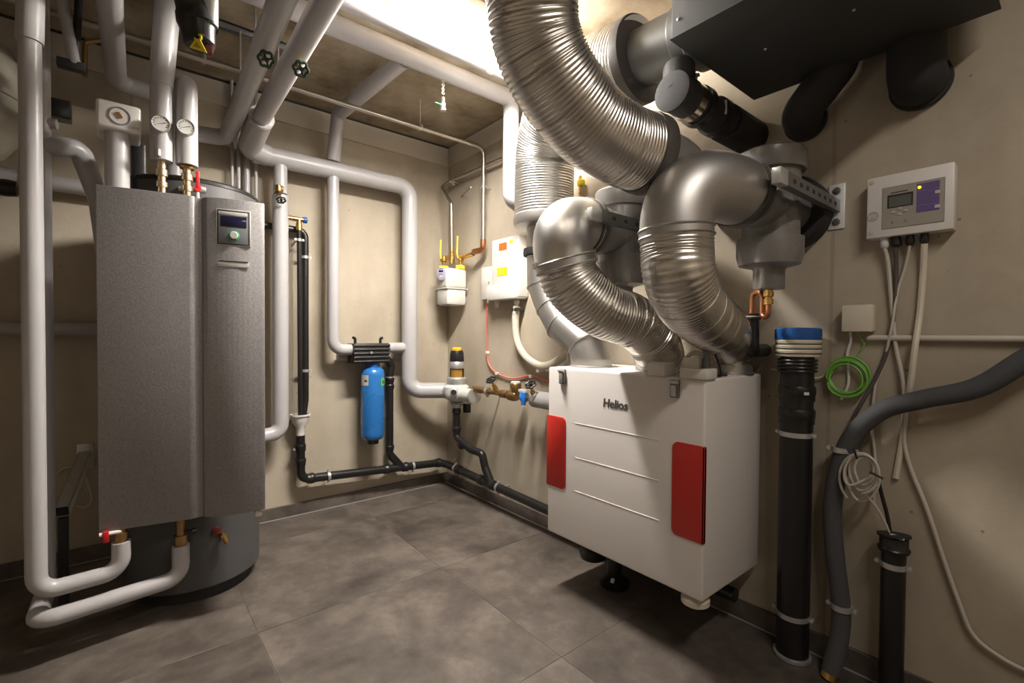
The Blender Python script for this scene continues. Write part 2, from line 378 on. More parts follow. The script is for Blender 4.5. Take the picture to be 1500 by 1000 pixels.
# ================================================================ LIGHT FITTINGS
t = thing('batten_light', 'bright white linear ceiling lamp above the white pipes, beside the big ribbed duct', 'lamp', (-.70, -1.36, H))
MB().box((-1.04, -1.42, 2.435), (-.36, -1.30, H), .004).build('housing', M_WPL, t)
MB().box((-1.02, -1.41, 2.378), (-.38, -1.31, 2.435), .02).build('diffuser', M_TUBE, t)
t = thing('batten_light', 'added linear fill lamp, unseen behind the viewer', 'lamp', (-1.2, -3.45, H))  # unseen lamp, added to brighten faces turned towards the viewer
MB().box((-1.70, -3.51, 2.43), (-.70, -3.39, H), .004).build('housing', M_WPL, t)
MB().box((-1.68, -3.505, 2.392), (-.72, -3.395, 2.43), .012).build('diffuser', mat('fill_diffuser', (1, .92, .82, 1), .5, emit=3), t)
t = thing('mounting_rail', 'dark steel mounting rail under the concrete ceiling, with a thin hanging rod', 'rail', (-1.4, -.576, 2.44))
mb = MB()
for dz in (-.012, .012): mb.box((-1.75, -.576+dz-.006, 2.44), (-1.26, -.576+dz+.006, H), .001)
mb.box((-1.75, -.594, 2.462), (-1.26, -.558, H)); mb.build('channel', M_GALVD, t)
q = at(352, 45, Z=2.45)
MB().cyl((q.x, q.y, 2.205), (q.x, q.y, 2.45), .004, seg=8).build('threaded_rod', M_ZINC, t)

# ================================================================ VENTILATION UNIT
BX, BY0, BY1, BZ0, BZ1 = -.436, -1.539, -2.2565, .2465, .962
u = thing('ventilation_unit', 'large white ventilation unit with two red corner panels and four ducts on top', 'ventilation unit', (-.22, -1.9, BZ0))
MB().box((BX, BY1, BZ0), (-.03, BY0, BZ1), .008, seg=3).build('casing', M_WHT, u)
MB().box((-.03, BY1+.06, .35), (0, BY0-.06, .88)).build('wall_bracket', M_ZINC, u)
def roundpoly(y0, y1, z0, z1, x, rl, rr, n=5):
    out = []
    for (cy, cz, a0, r) in ((y0, z0, 180, rl), (y1, z0, 270, rr), (y1, z1, 0, rr), (y0, z1, 90, rl)):
        sy = 1 if cy == y0 else -1; sz = 1 if cz == z0 else -1
        for k in range(n+1):
            a = math.radians(a0+90*k/n); out.append(V((x, cy+sy*r+math.cos(a)*r, cz+sz*r+math.sin(a)*r)))
    return out
def zq(px, py): return at(px, py, X=BX).z
ya = at(985, 700, X=BX).y; yb = at(829, 650, X=BX).y
zt, zb_ = zq(985, 645), zq(985, 781)
MB().prism(roundpoly(BY1-.0035, ya, zb_, zt, BX-.004, .004, .022), (.012, 0, 0), .0012).build('corner_panel', M_RED, u)
MB().box((BX-.004, BY1-.0035, zb_+.002), (BX+.009, BY1+.004, zt-.002), .0015).build('corner_panel_return', M_RED, u)
zt2, zb2 = zq(829, 612), zq(829, 718)
MB().prism(roundpoly(yb, BY0+.0035, zb2, zt2, BX-.004, .022, .004), (.012, 0, 0), .0012).build('corner_panel', M_RED, u)
for (xa, ya_, xb_, yb_) in ((842, 618, 965, 646), (842, 668, 965, 706), (842, 719, 965, 762)):
    a, b = at(xa, ya_, X=BX), at(xb_, yb_, X=BX); z = (a.z+b.z)/2
    MB().box((BX-.0016, b.y, z-.0022), (BX+.002, a.y, z+.0022), .0014, seg=2).build('pressed_line', M_WHT, u)
c = at(825, 551, X=BX)
for (px, py, hh) in ((825, 551, .062), (990, 569, .06)):
    c = at(px, py, X=BX); l = MB().box((BX-.012, c.y-.016, c.z-hh/2), (BX+.001, c.y+.016, c.z+hh/2), .003).build('latch', M_GALVD, u)
    MB().box((BX-.018, c.y-.009, c.z-hh*.42), (BX-.011, c.y+.009, c.z+hh*.2), .002).cyl((BX-.012, c.y-.016, c.z+hh*.38), (BX-.012, c.y+.016, c.z+hh*.38), .006, seg=10).build('latch_lever', M_ZINC, l)
fc = bpy.data.curves.new('lettering', 'FONT'); fc.body = 'Helios'; fc.size = .046; fc.extrude = .0008; fc.offset = .0007; fc.shear = .1; fc.space_character = .98
fo = bpy.data.objects.new('lettering', fc); COL.objects.link(fo); fo.data.materials.append(M_LETTER)
p0 = at(883, 595, X=BX)
dg = bpy.context.evaluated_depsgraph_get(); me = bpy.data.meshes.new_from_object(fo.evaluated_get(dg)); bpy.data.objects.remove(fo); fo = bpy.data.objects.new('lettering', me); COL.objects.link(fo); fo.parent = u
fo.matrix_local = M.Translation(V((BX-.0012, p0.y, p0.z))-u.location) @ M(((0, 0, -1, 0), (-1, 0, 0, 0), (0, 1, 0, 0), (0, 0, 0, 1)))
# duct collars on the lid
PORT = {'a': V((-.27, -1.637, BZ1)), 'b': V((-.2, -1.935, BZ1)), 'c': V((-.115, -2.165, BZ1))}
for k in 'abc':
    MB().lathe([(.088, -.002), (.094, -.002), (.094, .006), (.0885, .008), (.0885, .035)], PORT[k], Z_, 32).build('duct_collar', M_GALV, u)
q = at(862, 541, Z=BZ1)
c = at(1022, 886, X=-.38)
MB().lathe([(.001, 0), (.03, .004), (.046, .014), (.046, .03), (.03, .046)], (-.385, -2.205, .196), Z_, 28).build('drain_cup', M_CREAM, u)
s = thing('condensate_siphon', 'black condensate drain standing on a disc under the white unit', 'drain', at(900, 856, Z=0))
q = at(900, 856, Z=0)
MB().lathe([(.062, 0), (.066, .006), (.066, .022), (.05, .03), (.034, .034)], q, Z_, 28).build('floor_disc', M_BLK, s)
MB().cyl(q+Z_*.03, V((q.x, q.y, BZ0+.002)), .033).build('pipe', M_BLK, s)
MB().prism([q+V((-.052, -.018, .034)), q+V((-.046, -.032, .034)), q+V((-.040, -.032, .050)), q+V((-.046, -.018, .050))], (.004, .002, 0)).build('label', M_WPL, s)
tag(MB().lathe([(.04, 0), (.058, .01), (.062, .035), (.05, .05), (.03, .052), (.03, .16)], (-.225, -1.62, .088), Z_, 24).build('drain_trap', M_BLK), 'dark drain trap hanging under the rear left corner of the white unit', 'drain')
# things on the lid
def lid_box(name, label, pa, pb, h, dep, cat, bev=.004):
    a = at(pa[0], pa[1], Z=BZ1+.001); b = at(pb[0], pb[1], Z=BZ1+.001); x = (a.x+b.x)/2
    th = thing(name, label, cat, ((x+dep/2), (a.y+b.y)/2, BZ1)); MB().box((x, b.y, BZ1), (x+dep, a.y, BZ1+h), bev).build('body', M_WPL, th); return th, x, a.y, b.y
th, x, yA, yB = lid_box('junction_box', 'small white square junction box on the lid of the white unit', (947, 549), (974, 551), .042, .07, 'junction box')
MB().box((x+.004, yB+.004, BZ1+.040), (x+.066, yA-.004, BZ1+.046), .003).build('cover', M_WPL, th)
th, x, yA, yB = lid_box('mains_connector', 'flat white connector housing with a grey plug at the front right of the lid', (994, 553), (1036, 556), .034, .07, 'connector')
MB().box((x+.012, yB+.035, BZ1+.032), (x+.018, yA-.004, BZ1+.068), .002).build('cover_flap', M_WPL, th)
q = V((x+.05, yB+.03, BZ1+.03))
MB().cyl(q, q+Z_*.038, .016, .013, 14).cyl(q+Z_*.03, q+Z_*.06, .011, .009, 14).build('plug', M_DISP, th)
pl = [q+Z_*.055, q+V((.03, .0, .075)), q+V((.07, -.03, .02)), q+V((.09, -.09, -.03)), q+V((.05, -.10, -.034)), q+V((.06, -.03, -.034)), q+V((.10, -.05, -.034)), q+V((.13, -.09, -.036)), q+V((.09, -.12, -.036)), q+V((.04, -.08, -.035)), q+V((.02, -.04, -.03))]
pl = [V((min(p.x, -.05), max(p.y, BY1+.015), max(p.z, BZ1+.006))) for p in pl]
tag(MB().tube(spline(pl, 8), .0035, 8).build('power_cable', M_BLK), 'thin black cable looping on the lid beside the grey plug', 'cable')
lc = at(1019, 536, Z=BZ1); lc = V((-.30, at(1019, 532, X=-.30).y, BZ1)); lr = V((RT.x, RT.y, 0)).normalized(); hl = []
for k in range(15):
    a = PI*k/14; hl.append(lc-lr*.047*math.cos(a)+Z_*(.012+.068*math.sin(a)))
tag(MB().tube([hl[0]-Z_*.012]+hl+[hl[-1]-Z_*.012], .008, 10).build('carry_loop', M_WPL), 'white plastic loop standing on the lid between two ribbed ducts', 'handle')

# ================================================================ DUCTS
def collar(parent, c, ax, r, L=.03, m=None, name='collar'):
    return MB().lathe([(r-.012, 0), (r, 0), (r+.004, .004), (r, .008), (r, L-.008), (r+.004, L-.004), (r, L), (r-.012, L)], c, ax, 40).build(name, m or M_GALV, parent)
# a: insulated jacket duct from the silencer to the left port
ca = V((-.40, -1.965, 2.105)); cb = V((-.28, -1.335, 1.655))
d = thing('insulated_duct', 'wide bright aluminium-jacketed duct dropping behind the big dark ribbed duct to the left port', 'duct', PORT['a'])
flex('jacket', [ca, V((-.40, -1.80, 2.13)), V((-.385, -1.62, 2.135)), V((-.34, -1.46, 2.08)), V((-.30, -1.365, 1.97)), V((-.285, -1.34, 1.83)), cb], .142, M_FLEXL, d, pitch=.013, amp=.0021, seg=48)
MB().lathe([(.095, -.02), (.15, -.012), (.152, 0), (.152, .022), (.146, .028)], ca, (0, 1, .02), 44).build('end_cover', M_SLATE, d)
MB().lathe([(.144, .02), (.150, .016), (.150, -.012), (.142, -.03), (.10, -.036)], cb, Z_, 44).build('end_cover', M_GALV, d)
MB().lathe([(.12, .0), (.12, .05), (.108, .06), (.108, .1), (.098, .11), (.098, .29)], V((-.40, -2.245, 2.09)), (0, 1, .05), 40).build('silencer_spigot', M_GALVD, d)
pth = [V((-.275, -1.335, 1.64)), V((-.273, -1.34, 1.345)), at(812, 448, X=-.27), at(826, 474, X=-.27), V((-.27, -1.612, 1.065)), PORT['a']+Z_*.012]
MB().tube(pth, .0885, 40).build('segmented_bend', M_GALV, d, 12)
for i in range(1, len(pth)-1):
    tg = ((pth[i+1]-pth[i]).normalized()+(pth[i]-pth[i-1]).normalized()).normalized()
    MB().lathe([(.084, -.005), (.0915, -.004), (.0915, .004), (.084, .005)], pth[i], tg, 40).build('seam_ring', M_GALV, d)
MB().lathe([(.088, -.02), (.102, -.016), (.104, .0), (.102, .016), (.088, .02)], V((-.275, -1.335, 1.50)), Z_, 32).build('clamp_ring', M_DARK, d)

def tee(name, label, c, r, cat='duct fitting'):
    t = thing(name, label, cat, V((c.x, c.y, c.z-.27)))
    z = Z_; x = -X_
    MB().lathe([(r, -.14), (r, .155)], c, z, 44).build('body', M_GTEE, t)
    MB().lathe([(r-.01, .105), (r+.013, .105), (r+.016, .11), (r+.016, .165), (r+.010, .172), (r-.004, .174), (.01, .176)], c, z, 44).build('top_cap', M_GTEE, t)
    MB().lathe([(r*.93, 0), (r*.93, r+.02), (r+.002, r+.045), (r+.002, r+.075), (r-.008, r+.083), (r+.006, r+.10), (r+.006, r+.118), (r-.01, r+.125), (r-.01, .2135)], c, x, 40).build('branch_socket', M_GTEE, t)
    MB().lathe([(r*.96, 0), (r*.96, -c.x-.0+.0)], c, X_, 40).build('wall_spigot', M_GTEE, t)
    MB().lathe([(r+.004, 0), (r+.035, .003), (r+.038, .02), (r+.036, .085), (r+.004, .09)], V((-.092, c.y, c.z)), X_, 40).build('wall_seal', M_RUB, t)
    MB().lathe([(r-.01, -.11), (r+.012, -.11), (r+.012, -.115), (r+.012, -.165), (r+.004, -.195), (r*.6, -.205), (r*.54, -.212), (r*.54, -.27), (r*.5, -.275)], c, z, 44).build('condensate_cup', M_GTEE, t)
    return t
T1 = at(910, 345, X=-.33); T2 = at(1128, 302, X=-.205)
t1 = tee('duct_tee', 'grey capped duct tee behind the smaller bright elbow', T1, .088)
t2 = tee('duct_tee', 'grey capped duct tee at the wall behind the large dark elbow, above the copper trap', T2, .088)
MB().cyl(T1-Z_*.26, T1-Z_*.33, .02).build('drain_stub', M_BLK, t1)
# support rails carrying the tees
def rail(name, label, y, z, xa, xb, plate, m):
    t = thing(name, label, 'rail', (xb, y, z-.02))
    n = 9; mb = MB(); wd = .041; hx = .02
    mb.box((xa, y-.011, z-.020), (xb, y-.009, z+.020)).box((xa, y+.009, z-.020), (xb, y+.011, z+.020))
    L = (xb-xa); st = L/n
    for k in range(n+1):
        a = xa+st*k-.010 if k else xa; mb.box((a, y-.01, z+.018), (min(a+.018, xb), y+.01, z+.020))
    ch = mb.box((xa, y-.01, z-.020), (xb, y+.01, z-.018)).build('channel', m, t)
    for k in range(1, n): MB().box((xa+st*k-.009, y-.0116, z-.006), (xa+st*k+.009, y-.0105, z+.006)).build('slot', M_DARK, ch)
    if plate:
        pb = MB().box((-.006, y-.024, z-.075), (0, y+.024, z+.075), .002).build('wall_plate', M_ZINCW, t)
        for dz in (-.052, .052): MB().lathe([(.012, 0), (.012, .003), (.007, .004), (.007, .008)], (-.006, y, z+dz), -X_, 12).build('bolt', M_GALVD, pb)
    else:
        MB().box((-.006, y-.02, z-.03), (0, y+.02, z+.03), .002).build('wall_plate', M_GALVD, t)
    MB().box((xa-.05, y-.012, z-.022), (xa, y+.012, z+.022), .001).build('clamp_block', M_ZINC, t)
    return t
yr = -2.478
rail('support_rail', 'perforated grey steel rail with a bright wall plate beside the large elbow', yr, at(1232, 302, X=0).z, at(1148, 255, Y=yr).x, -.004, True, M_GALVD)
yr1 = T1.y-.115
rail('support_rail', 'perforated dark steel rail beside the tee of the smaller elbow', yr1, at(900, 322, Y=yr1).z, at(878, 318, Y=yr1).x, -.004, False, M_GALVD)

def elbow(parent, a, ax, mid, b, bx, r, name='elbow', m=None):
    # smooth pressed bend from point a (leaving along ax) to point b (arriving along bx)
    k = (b-a).length*.52; P = []
    for i in range(25):
        t = i/24; P.append(a*(1-t)**3+(a+ax*k)*3*t*(1-t)**2+(b-bx*k)*3*t*t*(1-t)+b*t**3)
    return MB().tube(P, r, 44).build(name, m or M_GALV, parent)
# b: smaller elbow and flex from tee 1 to the middle port
d = thing('flexible_duct', 'ribbed aluminium duct with the smaller bright elbow, on the middle port of the white unit', 'duct', PORT['b'])
ea = T1-X_*.215; eb = at(828, 384, D=1.635); bd = V((.25, -.12, -1)).normalized()
elbow(d, ea, -X_, None, eb, bd, .103, m=mat('galvanised_elbow', (.66, .65, .63, 1), .38, 1, var=.05, scale=4))
MB().lathe([(.10, -.02), (.107, -.018), (.107, -.008), (.098, 0), (.107, .008), (.107, .018), (.1, .02)], ea, -X_, 40).build('rubber_lip', M_SLATE, d)
collar(d, eb-bd*.012, bd, .107, .035)
fb = [eb+bd*.0, eb+bd*.05, at(850, 428, D=1.65), at(885, 455, D=1.68), at(925, 470, D=1.74), at(954, 495, D=1.80), at(965, 520, D=1.85)]
fb = fb+[PORT['b']+Z_*.02]
flex('hose', fb, (.102, .093), M_FLEX, d, pitch=.0115, amp=.0018, deep=.3)
for k in range(4):
    n_, b_ = frame(bd); a = -1.2+k*.55; dd = (n_*math.cos(a+PI)+b_*math.sin(a+PI)); MB().box((-.014, -.002, -.008), (.014, .002, .012), .001, rot=M((dd.cross(bd), dd, -bd)).transposed(), org=eb+dd*.109-bd*.012).build('foil_tab', M_GALV, d)
# c: large elbow and flex from tee 2 to the right port
d = thing('flexible_duct', 'ribbed aluminium duct with the large dark elbow, next to the right grey tee', 'duct', PORT['c'])
ea = T2-X_*.225; eb = at(990, 345, D=1.30); bd = V((.05, -.03, -1)).normalized()
elbow(d, ea, -X_, None, eb, bd, .097)
MB().lathe([(.094, -.022), (.102, -.02), (.102, -.008), (.092, 0), (.102, .008), (.102, .02), (.094, .022)], ea, -X_, 40).build('rubber_lip', M_SLATE, d)
collar(d, eb-bd*.02, bd, .0985, .03)
fcx = [eb, eb+bd*.05, at(994, 402, D=1.30), at(1008, 438, D=1.36), at(1034, 466, D=1.47), at(1057, 485, D=1.62), PORT['c']+Z_*.095, PORT['c']+Z_*.02]
flex('hose', fcx, (.097, .084), M_FLEX, d, pitch=.0095, amp=.0015, deep=.2)
# d: the big dark ribbed duct in front
d = thing('flexible_duct', 'biggest ribbed aluminium duct, sweeping from the ceiling across the front to the wall', 'duct', at(780, 0, D=1.12))
top = at(780, 0, D=1.12)
pd = [V((top.x-.06, top.y+.03, H)), V((top.x-.04, top.y+.02, 2.25)), V((top.x-.015, top.y+.005, 2.05)), at(779, 0, D=1.12), at(785, 55, D=1.15), at(804, 103, D=1.18), at(832, 146, D=1.22), at(868, 186, D=1.27), at(908, 212, D=1.32), at(940, 224, D=1.36)]
flex('hose', pd, .1075, M_FLEX, d, pitch=.0105, amp=.0017, seg=60, deep=.2)
ax = (pd[-1]-pd[-2]).normalized()
MB().lathe([(.105, -.012), (.112, -.010), (.114, .0), (.114, .03), (.108, .038), (.09, .04)], pd[-1], ax, 44).build('end_collar', M_SLATE, d)
e0 = pd[-1]+ax*.035; wl = V((-.002, -2.09, 1.64))
elbow(d, e0, ax, None, V((-.22, -2.09, 1.645)), X_, .084, 'bend', M_GTEE)
MB().cyl((-.22, -2.09, 1.645), (0, -2.09, 1.645), .084, seg=36).build('wall_pipe', M_GTEE, d)
MB().lathe([(.10, 0), (.135, 0), (.135, .012), (.115, .016)], V((top.x-.06, top.y+.03, H)), -Z_, 36).build('ceiling_collar', M_GALV, d)

# ================================================================ SILENCER BOX AND BLACK WALL PIPES
SX0, SX1, SY0, SY1, SZ0, SZ1 = -.635, -.10, -2.245, -2.86, 1.955, 2.40
s = thing('silencer_box', 'big dark grey sheet-metal box hung under the ceiling at upper right', 'silencer', ((SX0+SX1)/2, (SY0+SY1)/2, SZ0))
MB().box((SX0, SY1, SZ0), (SX1, SY0, SZ1), .003).build('casing', M_SIL, s)
MB().box((SX0-.004, SY1-.004, SZ0-.003), (SX1+.004, SY0+.004, SZ0+.0), .001).build('bottom_sheet', M_SIL, s)
for (x, y) in ((SX0+.05, SY0-.10), (SX0+.05, SY1+.1), (SX1-.06, SY0-.1), (SX1-.06, SY1+.1)):
    MB().cyl((x, y, SZ1), (x, y, H), .006, seg=8).build('hanger_rod', M_ZINC, s)
for (x, y) in ((SX0+.25, -2.40), (SX0+.25, -2.62), (SX0+.30, -2.78)):
    MB().lathe([(.004, 0), (.004, .002), (.002, .004)], (x, y, SZ0-.003), -Z_, 10).build('rivet', M_ZINC, s)
for z in (2.0, 2.12): MB().lathe([(.005, 0), (.005, .002), (.002, .004)], (SX0, SY0-.022, z), -X_, 10).build('rivet', M_ZINC, s)
ky, zk = -2.19, 1.858
d = thing('black_wall_pipe', 'short black pipe with a bright steel clamp, under the wide duct end', 'pipe', (-.1, ky, zk-.07))
MB().cyl((-.54, ky, zk), (-.16, ky, zk), .056, seg=28).build('pipe', M_RUB, d)
MB().tube([(-.50, ky, zk), (-.455, ky+.03, zk+.11)], .050, 24).build('branch', M_RUB, d)
MB().lathe([(.05, 0), (.060, .002), (.060, .014), (.056, .018)], (-.545, ky, zk), X_, 28).build('end_flange', M_RUB, d)
MB().cyl((-.21, ky, zk), (0, ky, zk), .064, seg=28).build('wall_sleeve', M_RUB, d)
for xx in (-.405, -.29): MB().lathe([(.056, 0), (.064, .002), (.065, .03), (.06, .034)], (xx, ky, zk), X_, 28).build('socket', M_BLK, d)
MB().band((-.445, ky, zk), X_, .0575, .036, .003).build('steel_clamp', M_BAND2, d)
MB().box((-.465, ky-.022, zk+.05), (-.428, ky+.015, zk+.085), .003).cyl((-.446, ky-.035, zk+.07), (-.446, ky+.03, zk+.07), .006, seg=8).build('clamp_screw', M_ZINC, d)
MB().box((-.315, ky-.0585, zk-.02), (-.307, ky-.052, zk+.025), .001).build('printed_mark', M_WPL, d)
k2 = at(1172, 172, X=-.06)
d = thing('black_wall_pipe', 'middle black insulated pipe bending into the wall below the dark box', 'pipe', (-.05, k2.y, k2.z-.07))
MB().tube(fillet([(0, k2.y, k2.z), (-.075, k2.y, k2.z), (-.078, k2.y-.11, k2.z+.12), (-.078, k2.y-.13, k2.z+.3)], .05), .060, 26).build('pipe', M_RUB, d)
MB().lathe([(.06, 0), (.067, 0), (.067, .015), (.06, .018)], (-.02, k2.y, k2.z), X_, 26).build('wall_ring', M_RUB, d)
k3 = at(1341, 112, X=-.075)
d = thing('black_wall_pipe', 'right-hand black insulated pipe dropping behind the dark box and into the wall', 'pipe', (-.05, k3.y, k3.z-.07))
MB().tube(fillet([(0, k3.y, k3.z), (-.075, k3.y, k3.z), (-.075, k3.y, k3.z+.2), (-.075, k3.y-.01, H)], .055), .068, 26).build('pipe', M_RUB, d)
MB().lathe([(.066, 0), (.075, 0), (.075, .015), (.066, .018)], (-.02, k3.y, k3.z), X_, 26).build('wall_ring', M_RUB, d)

# ================================================================ RIGHT WALL: controller, cables, conduit
c0, c1 = at(1270, 263, X=-.055), at(1396, 340, X=-.055); cy0, cy1 = c0.y, c1.y; cz1, cz0 = at(1270, 262, X=-.055).z, at(1270, 350, X=-.055).z
t = thing('controller_box', 'white wall-mounted controller with a small display and a purple key field', 'controller', (0, (cy0+cy1)/2, cz0))
MB().box((-.052, cy1, cz0), (0, cy0, cz1), .004).build('housing', M_WPL, t)
W, Hh = cy0-cy1, cz1-cz0
def cf(u, v, du, dv, name, m, dx=.002, par=None, bev=.0):   # a flat field on the controller face, u to the right, v up
    return MB().box((-.052-dx, cy0-(u+du)*W, cz0+v*Hh), (-.052+.001, cy0-u*W, cz0+(v+dv)*Hh), bev).build(name, m, par or t)
pn = cf(.2, .13, .70, .66, 'front_panel', M_CTRL, .0022)
cf(.195, .125, .71, .67, 'panel_frame', M_GTEE, .0012)
cf(.26, .45, .30, .21, 'display_surround', M_DARK, .0032, pn); cf(.28, .46, .26, .165, 'display', M_LCD, .0042, pn)
cf(.30, .685, .2, .014, 'print', M_INK, .0028, pn)
for k in range(4): cf(.60, .315+.113*k, .25, .105, 'key_field', M_PURP, .003, pn)
for (uu, vv) in ((.80, .56), (.80, .34)): cf(uu, vv, .055, .05, 'key', M_STK, .0045, pn, .0006)
for (uu, vv) in ((.31, .36), (.455, .36), (.385, .41), (.385, .315)): cf(uu, vv, .045, .035, 'key', M_STK, .0045, pn, .0006)
for (uu, vv) in ((.31, .2), (.46, .2)): cf(uu, vv, .03, .03, 'print', M_GTEE, .0028, pn)
q = V((-.056, cy0-.63*W, cz0+.70*Hh)); MB().lathe([(.004, 0), (.004, .001), (.002, .003)], q, -X_, 12).build('indicator_led', M_LED, t)
for (uu, vv) in ((.06, .92), (.06, .09)): MB().lathe([(.006, 0), (.006, .001), (.003, .0015)], V((-.0525, cy0-uu*W, cz0+vv*Hh)), -X_, 14).build('cover_screw', M_STK, t)
q = V((-.053, cy0-.085*W, cz0+.36*Hh)); mb = MB().ring(q, X_, .0135, .0012, 24, 6)
mb.lathe([(.006, 0), (.006, .001)], q, -X_, 12)
for k in range(6): mb.box((-.054, q.y+math.cos(k)*.010-.002, q.z+math.sin(k)*.010-.001), (-.053, q.y+math.cos(k)*.010+.002, q.z+math.sin(k)*.010+.001))
mb.build('round_emblem', M_STK, t)
GL = []
for (px, m, r) in ((1296, M_WPL, .011), (1312, M_BLK, .013), (1333, M_BLK, .010), (1354, M_BLK, .010)):
    y = at(px, 356, X=-.028).y; GL.append(y)
    MB().lathe([(r, 0), (r, .012), (r*1.15, .013), (r*1.1, .026), (r*.6, .032)], (-.028, y, cz0+.001), -Z_, 14).build('cable_gland', m, t)
def cable(name, label, pts, r, m, cat='cable', group=None, sm=8): return tag(MB().tube(spline(pts, sm), r, 8).build(name, m), label, cat, group)
A = lambda x, y, X=-.012: at(x, y, X=X)
def G(i, dz=.03): return V((-.028, GL[i], cz0-dz))
cable('cable', 'pale grey cable from the controller down past the foam hose to the lower right corner', [G(0), A(1301, 385, -.02), A(1306, 445), A(1312, 505), A(1323, 560, -.02), A(1325, 620), A(1325, 650), A(1334, 685), A(1358, 745), A(1381, 815), A(1404, 880), A(1426, 930), A(1470, 965), A(1520, 990)], .0055, M_CABG)
cable('cable', 'dark cable running from the controller down to the foam hose', [G(1), A(1313, 400), A(1311, 440), A(1303, 500), A(1287, 545, -.016), A(1262, 590, -.03), A(1250, 615, -.03), A(1252, 650, -.02)], .006, M_CABD)
cable('cable', 'pale cable crossing behind the dark cable and hanging to the white coil', [G(2), A(1326, 390), A(1314, 430), A(1306, 480, -.022), A(1292, 540, -.008), A(1283, 560), A(1278, 600), A(1277, 625), A(1281, 660), A(1284, 700, -.02), A(1281, 722, -.03), A(1279, 740, -.03)], .004, M_CABG)
cable('cable', 'beige flexible conduit hanging straight from the right gland of the controller', [G(3), A(1352, 400), A(1347, 460), A(1340, 510, -.036), A(1334, 560, -.03), A(1328, 590, -.012), A(1322, 640, -.006), A(1312, 700, -.006)], .0085, M_CREAM)
# junction box, conduit
j0, j1 = at(1233, 447, X=-.04), at(1278, 486, X=-.04)
t = thing('junction_box', 'beige square junction box on the concrete wall above the green wire coil', 'junction box', (0, (j0.y+j1.y)/2, j1.z))
MB().box((-.038, j1.y, j1.z), (0, j0.y, j0.z), .006, seg=3).build('body', M_CREAM, t)
MB().box((-.043, j1.y+.001, j1.z+.001), (-.036, j0.y-.001, j0.z-.001), .003).build('cover', M_CREAM, t)
cz = at(1300, 495, X=-.013).z
t = thing('conduit', 'grey horizontal conduit tube on the wall at right', 'conduit', (-.013, -2.9, cz))
MB().cyl((-.0125, at(1270, 495, X=-.013).y, cz), (-.0125, -3.4, cz), .0095, seg=14).build('tube', M_CABG, t)
MB().box((-.02, -3.12, cz-.013), (0, -3.10, cz+.013), .002).build('clip', M_CABG, t)
cable('cable', 'short white cable dropping from the beige junction box behind the coil', [V((-.02, at(1245, 487, X=-.02).y, j1.z+.002)), A(1246, 500, -.014), A(1241, 520, -.010), A(1243, 560, -.008), A(1232, 585, -.008)], .0045, M_WPL)
cable('wire', 'thin green-yellow wire linking the junction box, the conduit end and the coil', [V((-.02, at(1255, 487, X=-.02).y, j1.z+.002)), A(1262, 497, -.012), A(1266, 505), A(1258, 515), A(1250, 528)], .0022, M_GY, 'wire')
mb = MB(); rn = random.Random(5); cc = A(1241, 553, -.018); pts = []
for k in range(7*20):
    a = 2*PI*k/20; lp = k//20; rr = .050+.003*rn.random()+.007*math.sin(lp*2.3); e = 1.12
    pts.append(cc+V((-.010*math.sin(lp*1.7)-.004, rr*math.cos(a)*1.08+.006*math.sin(lp*3.1), rr*math.sin(a)*e+.006*math.cos(lp*2.1))))
pts = smoothpath(pts, 2); pts = [V((min(p.x, -.005), p.y, p.z)) for p in pts]
tag(MB().tube(pts, .0027, 6).build('wire_coil', M_GY), 'coil of bright green-yellow earth wire hanging under the beige junction box', 'wire coil')
cable('cable', 'white cable leaving the green coil to the left, behind the vent pipe', [A(1212, 545, -.012), A(1204, 552), A(1190, 553), A(1160, 545, -.01), A(1130, 540, -.01)], .0035, M_WPL)
pts = []
for j, (cx_, cy_, rx_, ry_) in enumerate(((1259, 699, 31, 37), (1261, 691, 24, 29), (1263, 688, 20, 23), (1266, 686, 15, 17), (1262, 694, 27, 30))):
    for k in range(24):
        a = 2*PI*k/24+2.2; pts.append(A(cx_+rx_*math.cos(a), cy_+ry_*math.sin(a), -.096-.006*j))
cc = A(1258, 735, -.09)
pts += [A(1281, 720, -.09), A(1288, 745, -.075), A(1298, 772, -.06), A(1305, 784, -.058)]
t = thing('cable_coil', 'white cable coil tied with black straps to the grey foam hose', 'cable coil', cc)
MB().tube(spline(smoothpath(pts, 3), 2), .0038, 7).build('cable', M_CABG, t)
for (a, b) in (((1250, 655), (1255, 672)), ((1274, 691), (1294, 701))): MB().tube([A(*a, -.132), A(*b, -.132)], .0035, 6).build('cable_tie', M_BLK, t)
cable('cable', 'dark cable leaving the white coil into the small black pipe', [A(1286, 702, -.085), A(1293, 730, -.07), A(1300, 757, -.06), A(1304, 784, -.057)], .0055, M_BLK)

# ================================================================ RIGHT WALL: black vent pipe, foam hose, small pipe
vb = at(1158, 950, Z=0); vx, vy = -.082, at(1165, 700, X=-.082).y
t = thing('vent_pipe', 'tall black vent pipe with a blue and white air valve on top', 'pipe', (vx, vy, 0))
zt = at(1168, 522, X=vx).z; r = .050
MB().cyl((vx, vy, 0), (vx, vy, zt), r, seg=32).build('pipe', M_BLK, t)
for py in (575, 608): socket(t, V((vx, vy, at(1165, py, X=vx).z)), Z_, r, .05)
for k in range(4): MB().ring((vx, vy, zt-.012-.012*k), Z_, r+.006, .0045, 28, 6).build('ring_seal', M_BLK, t)
MB().lathe([(r, 0), (r+.008, .002), (r+.008, .012), (r, .014)], (vx, vy, 0), Z_, 32).build('floor_collar', M_ZINC, t)
for py in (634, 898): clamp(t, (vx, vy, at(1163, py, X=vx).z), Z_, r, (0, vy, at(1163, py, X=vx).z))
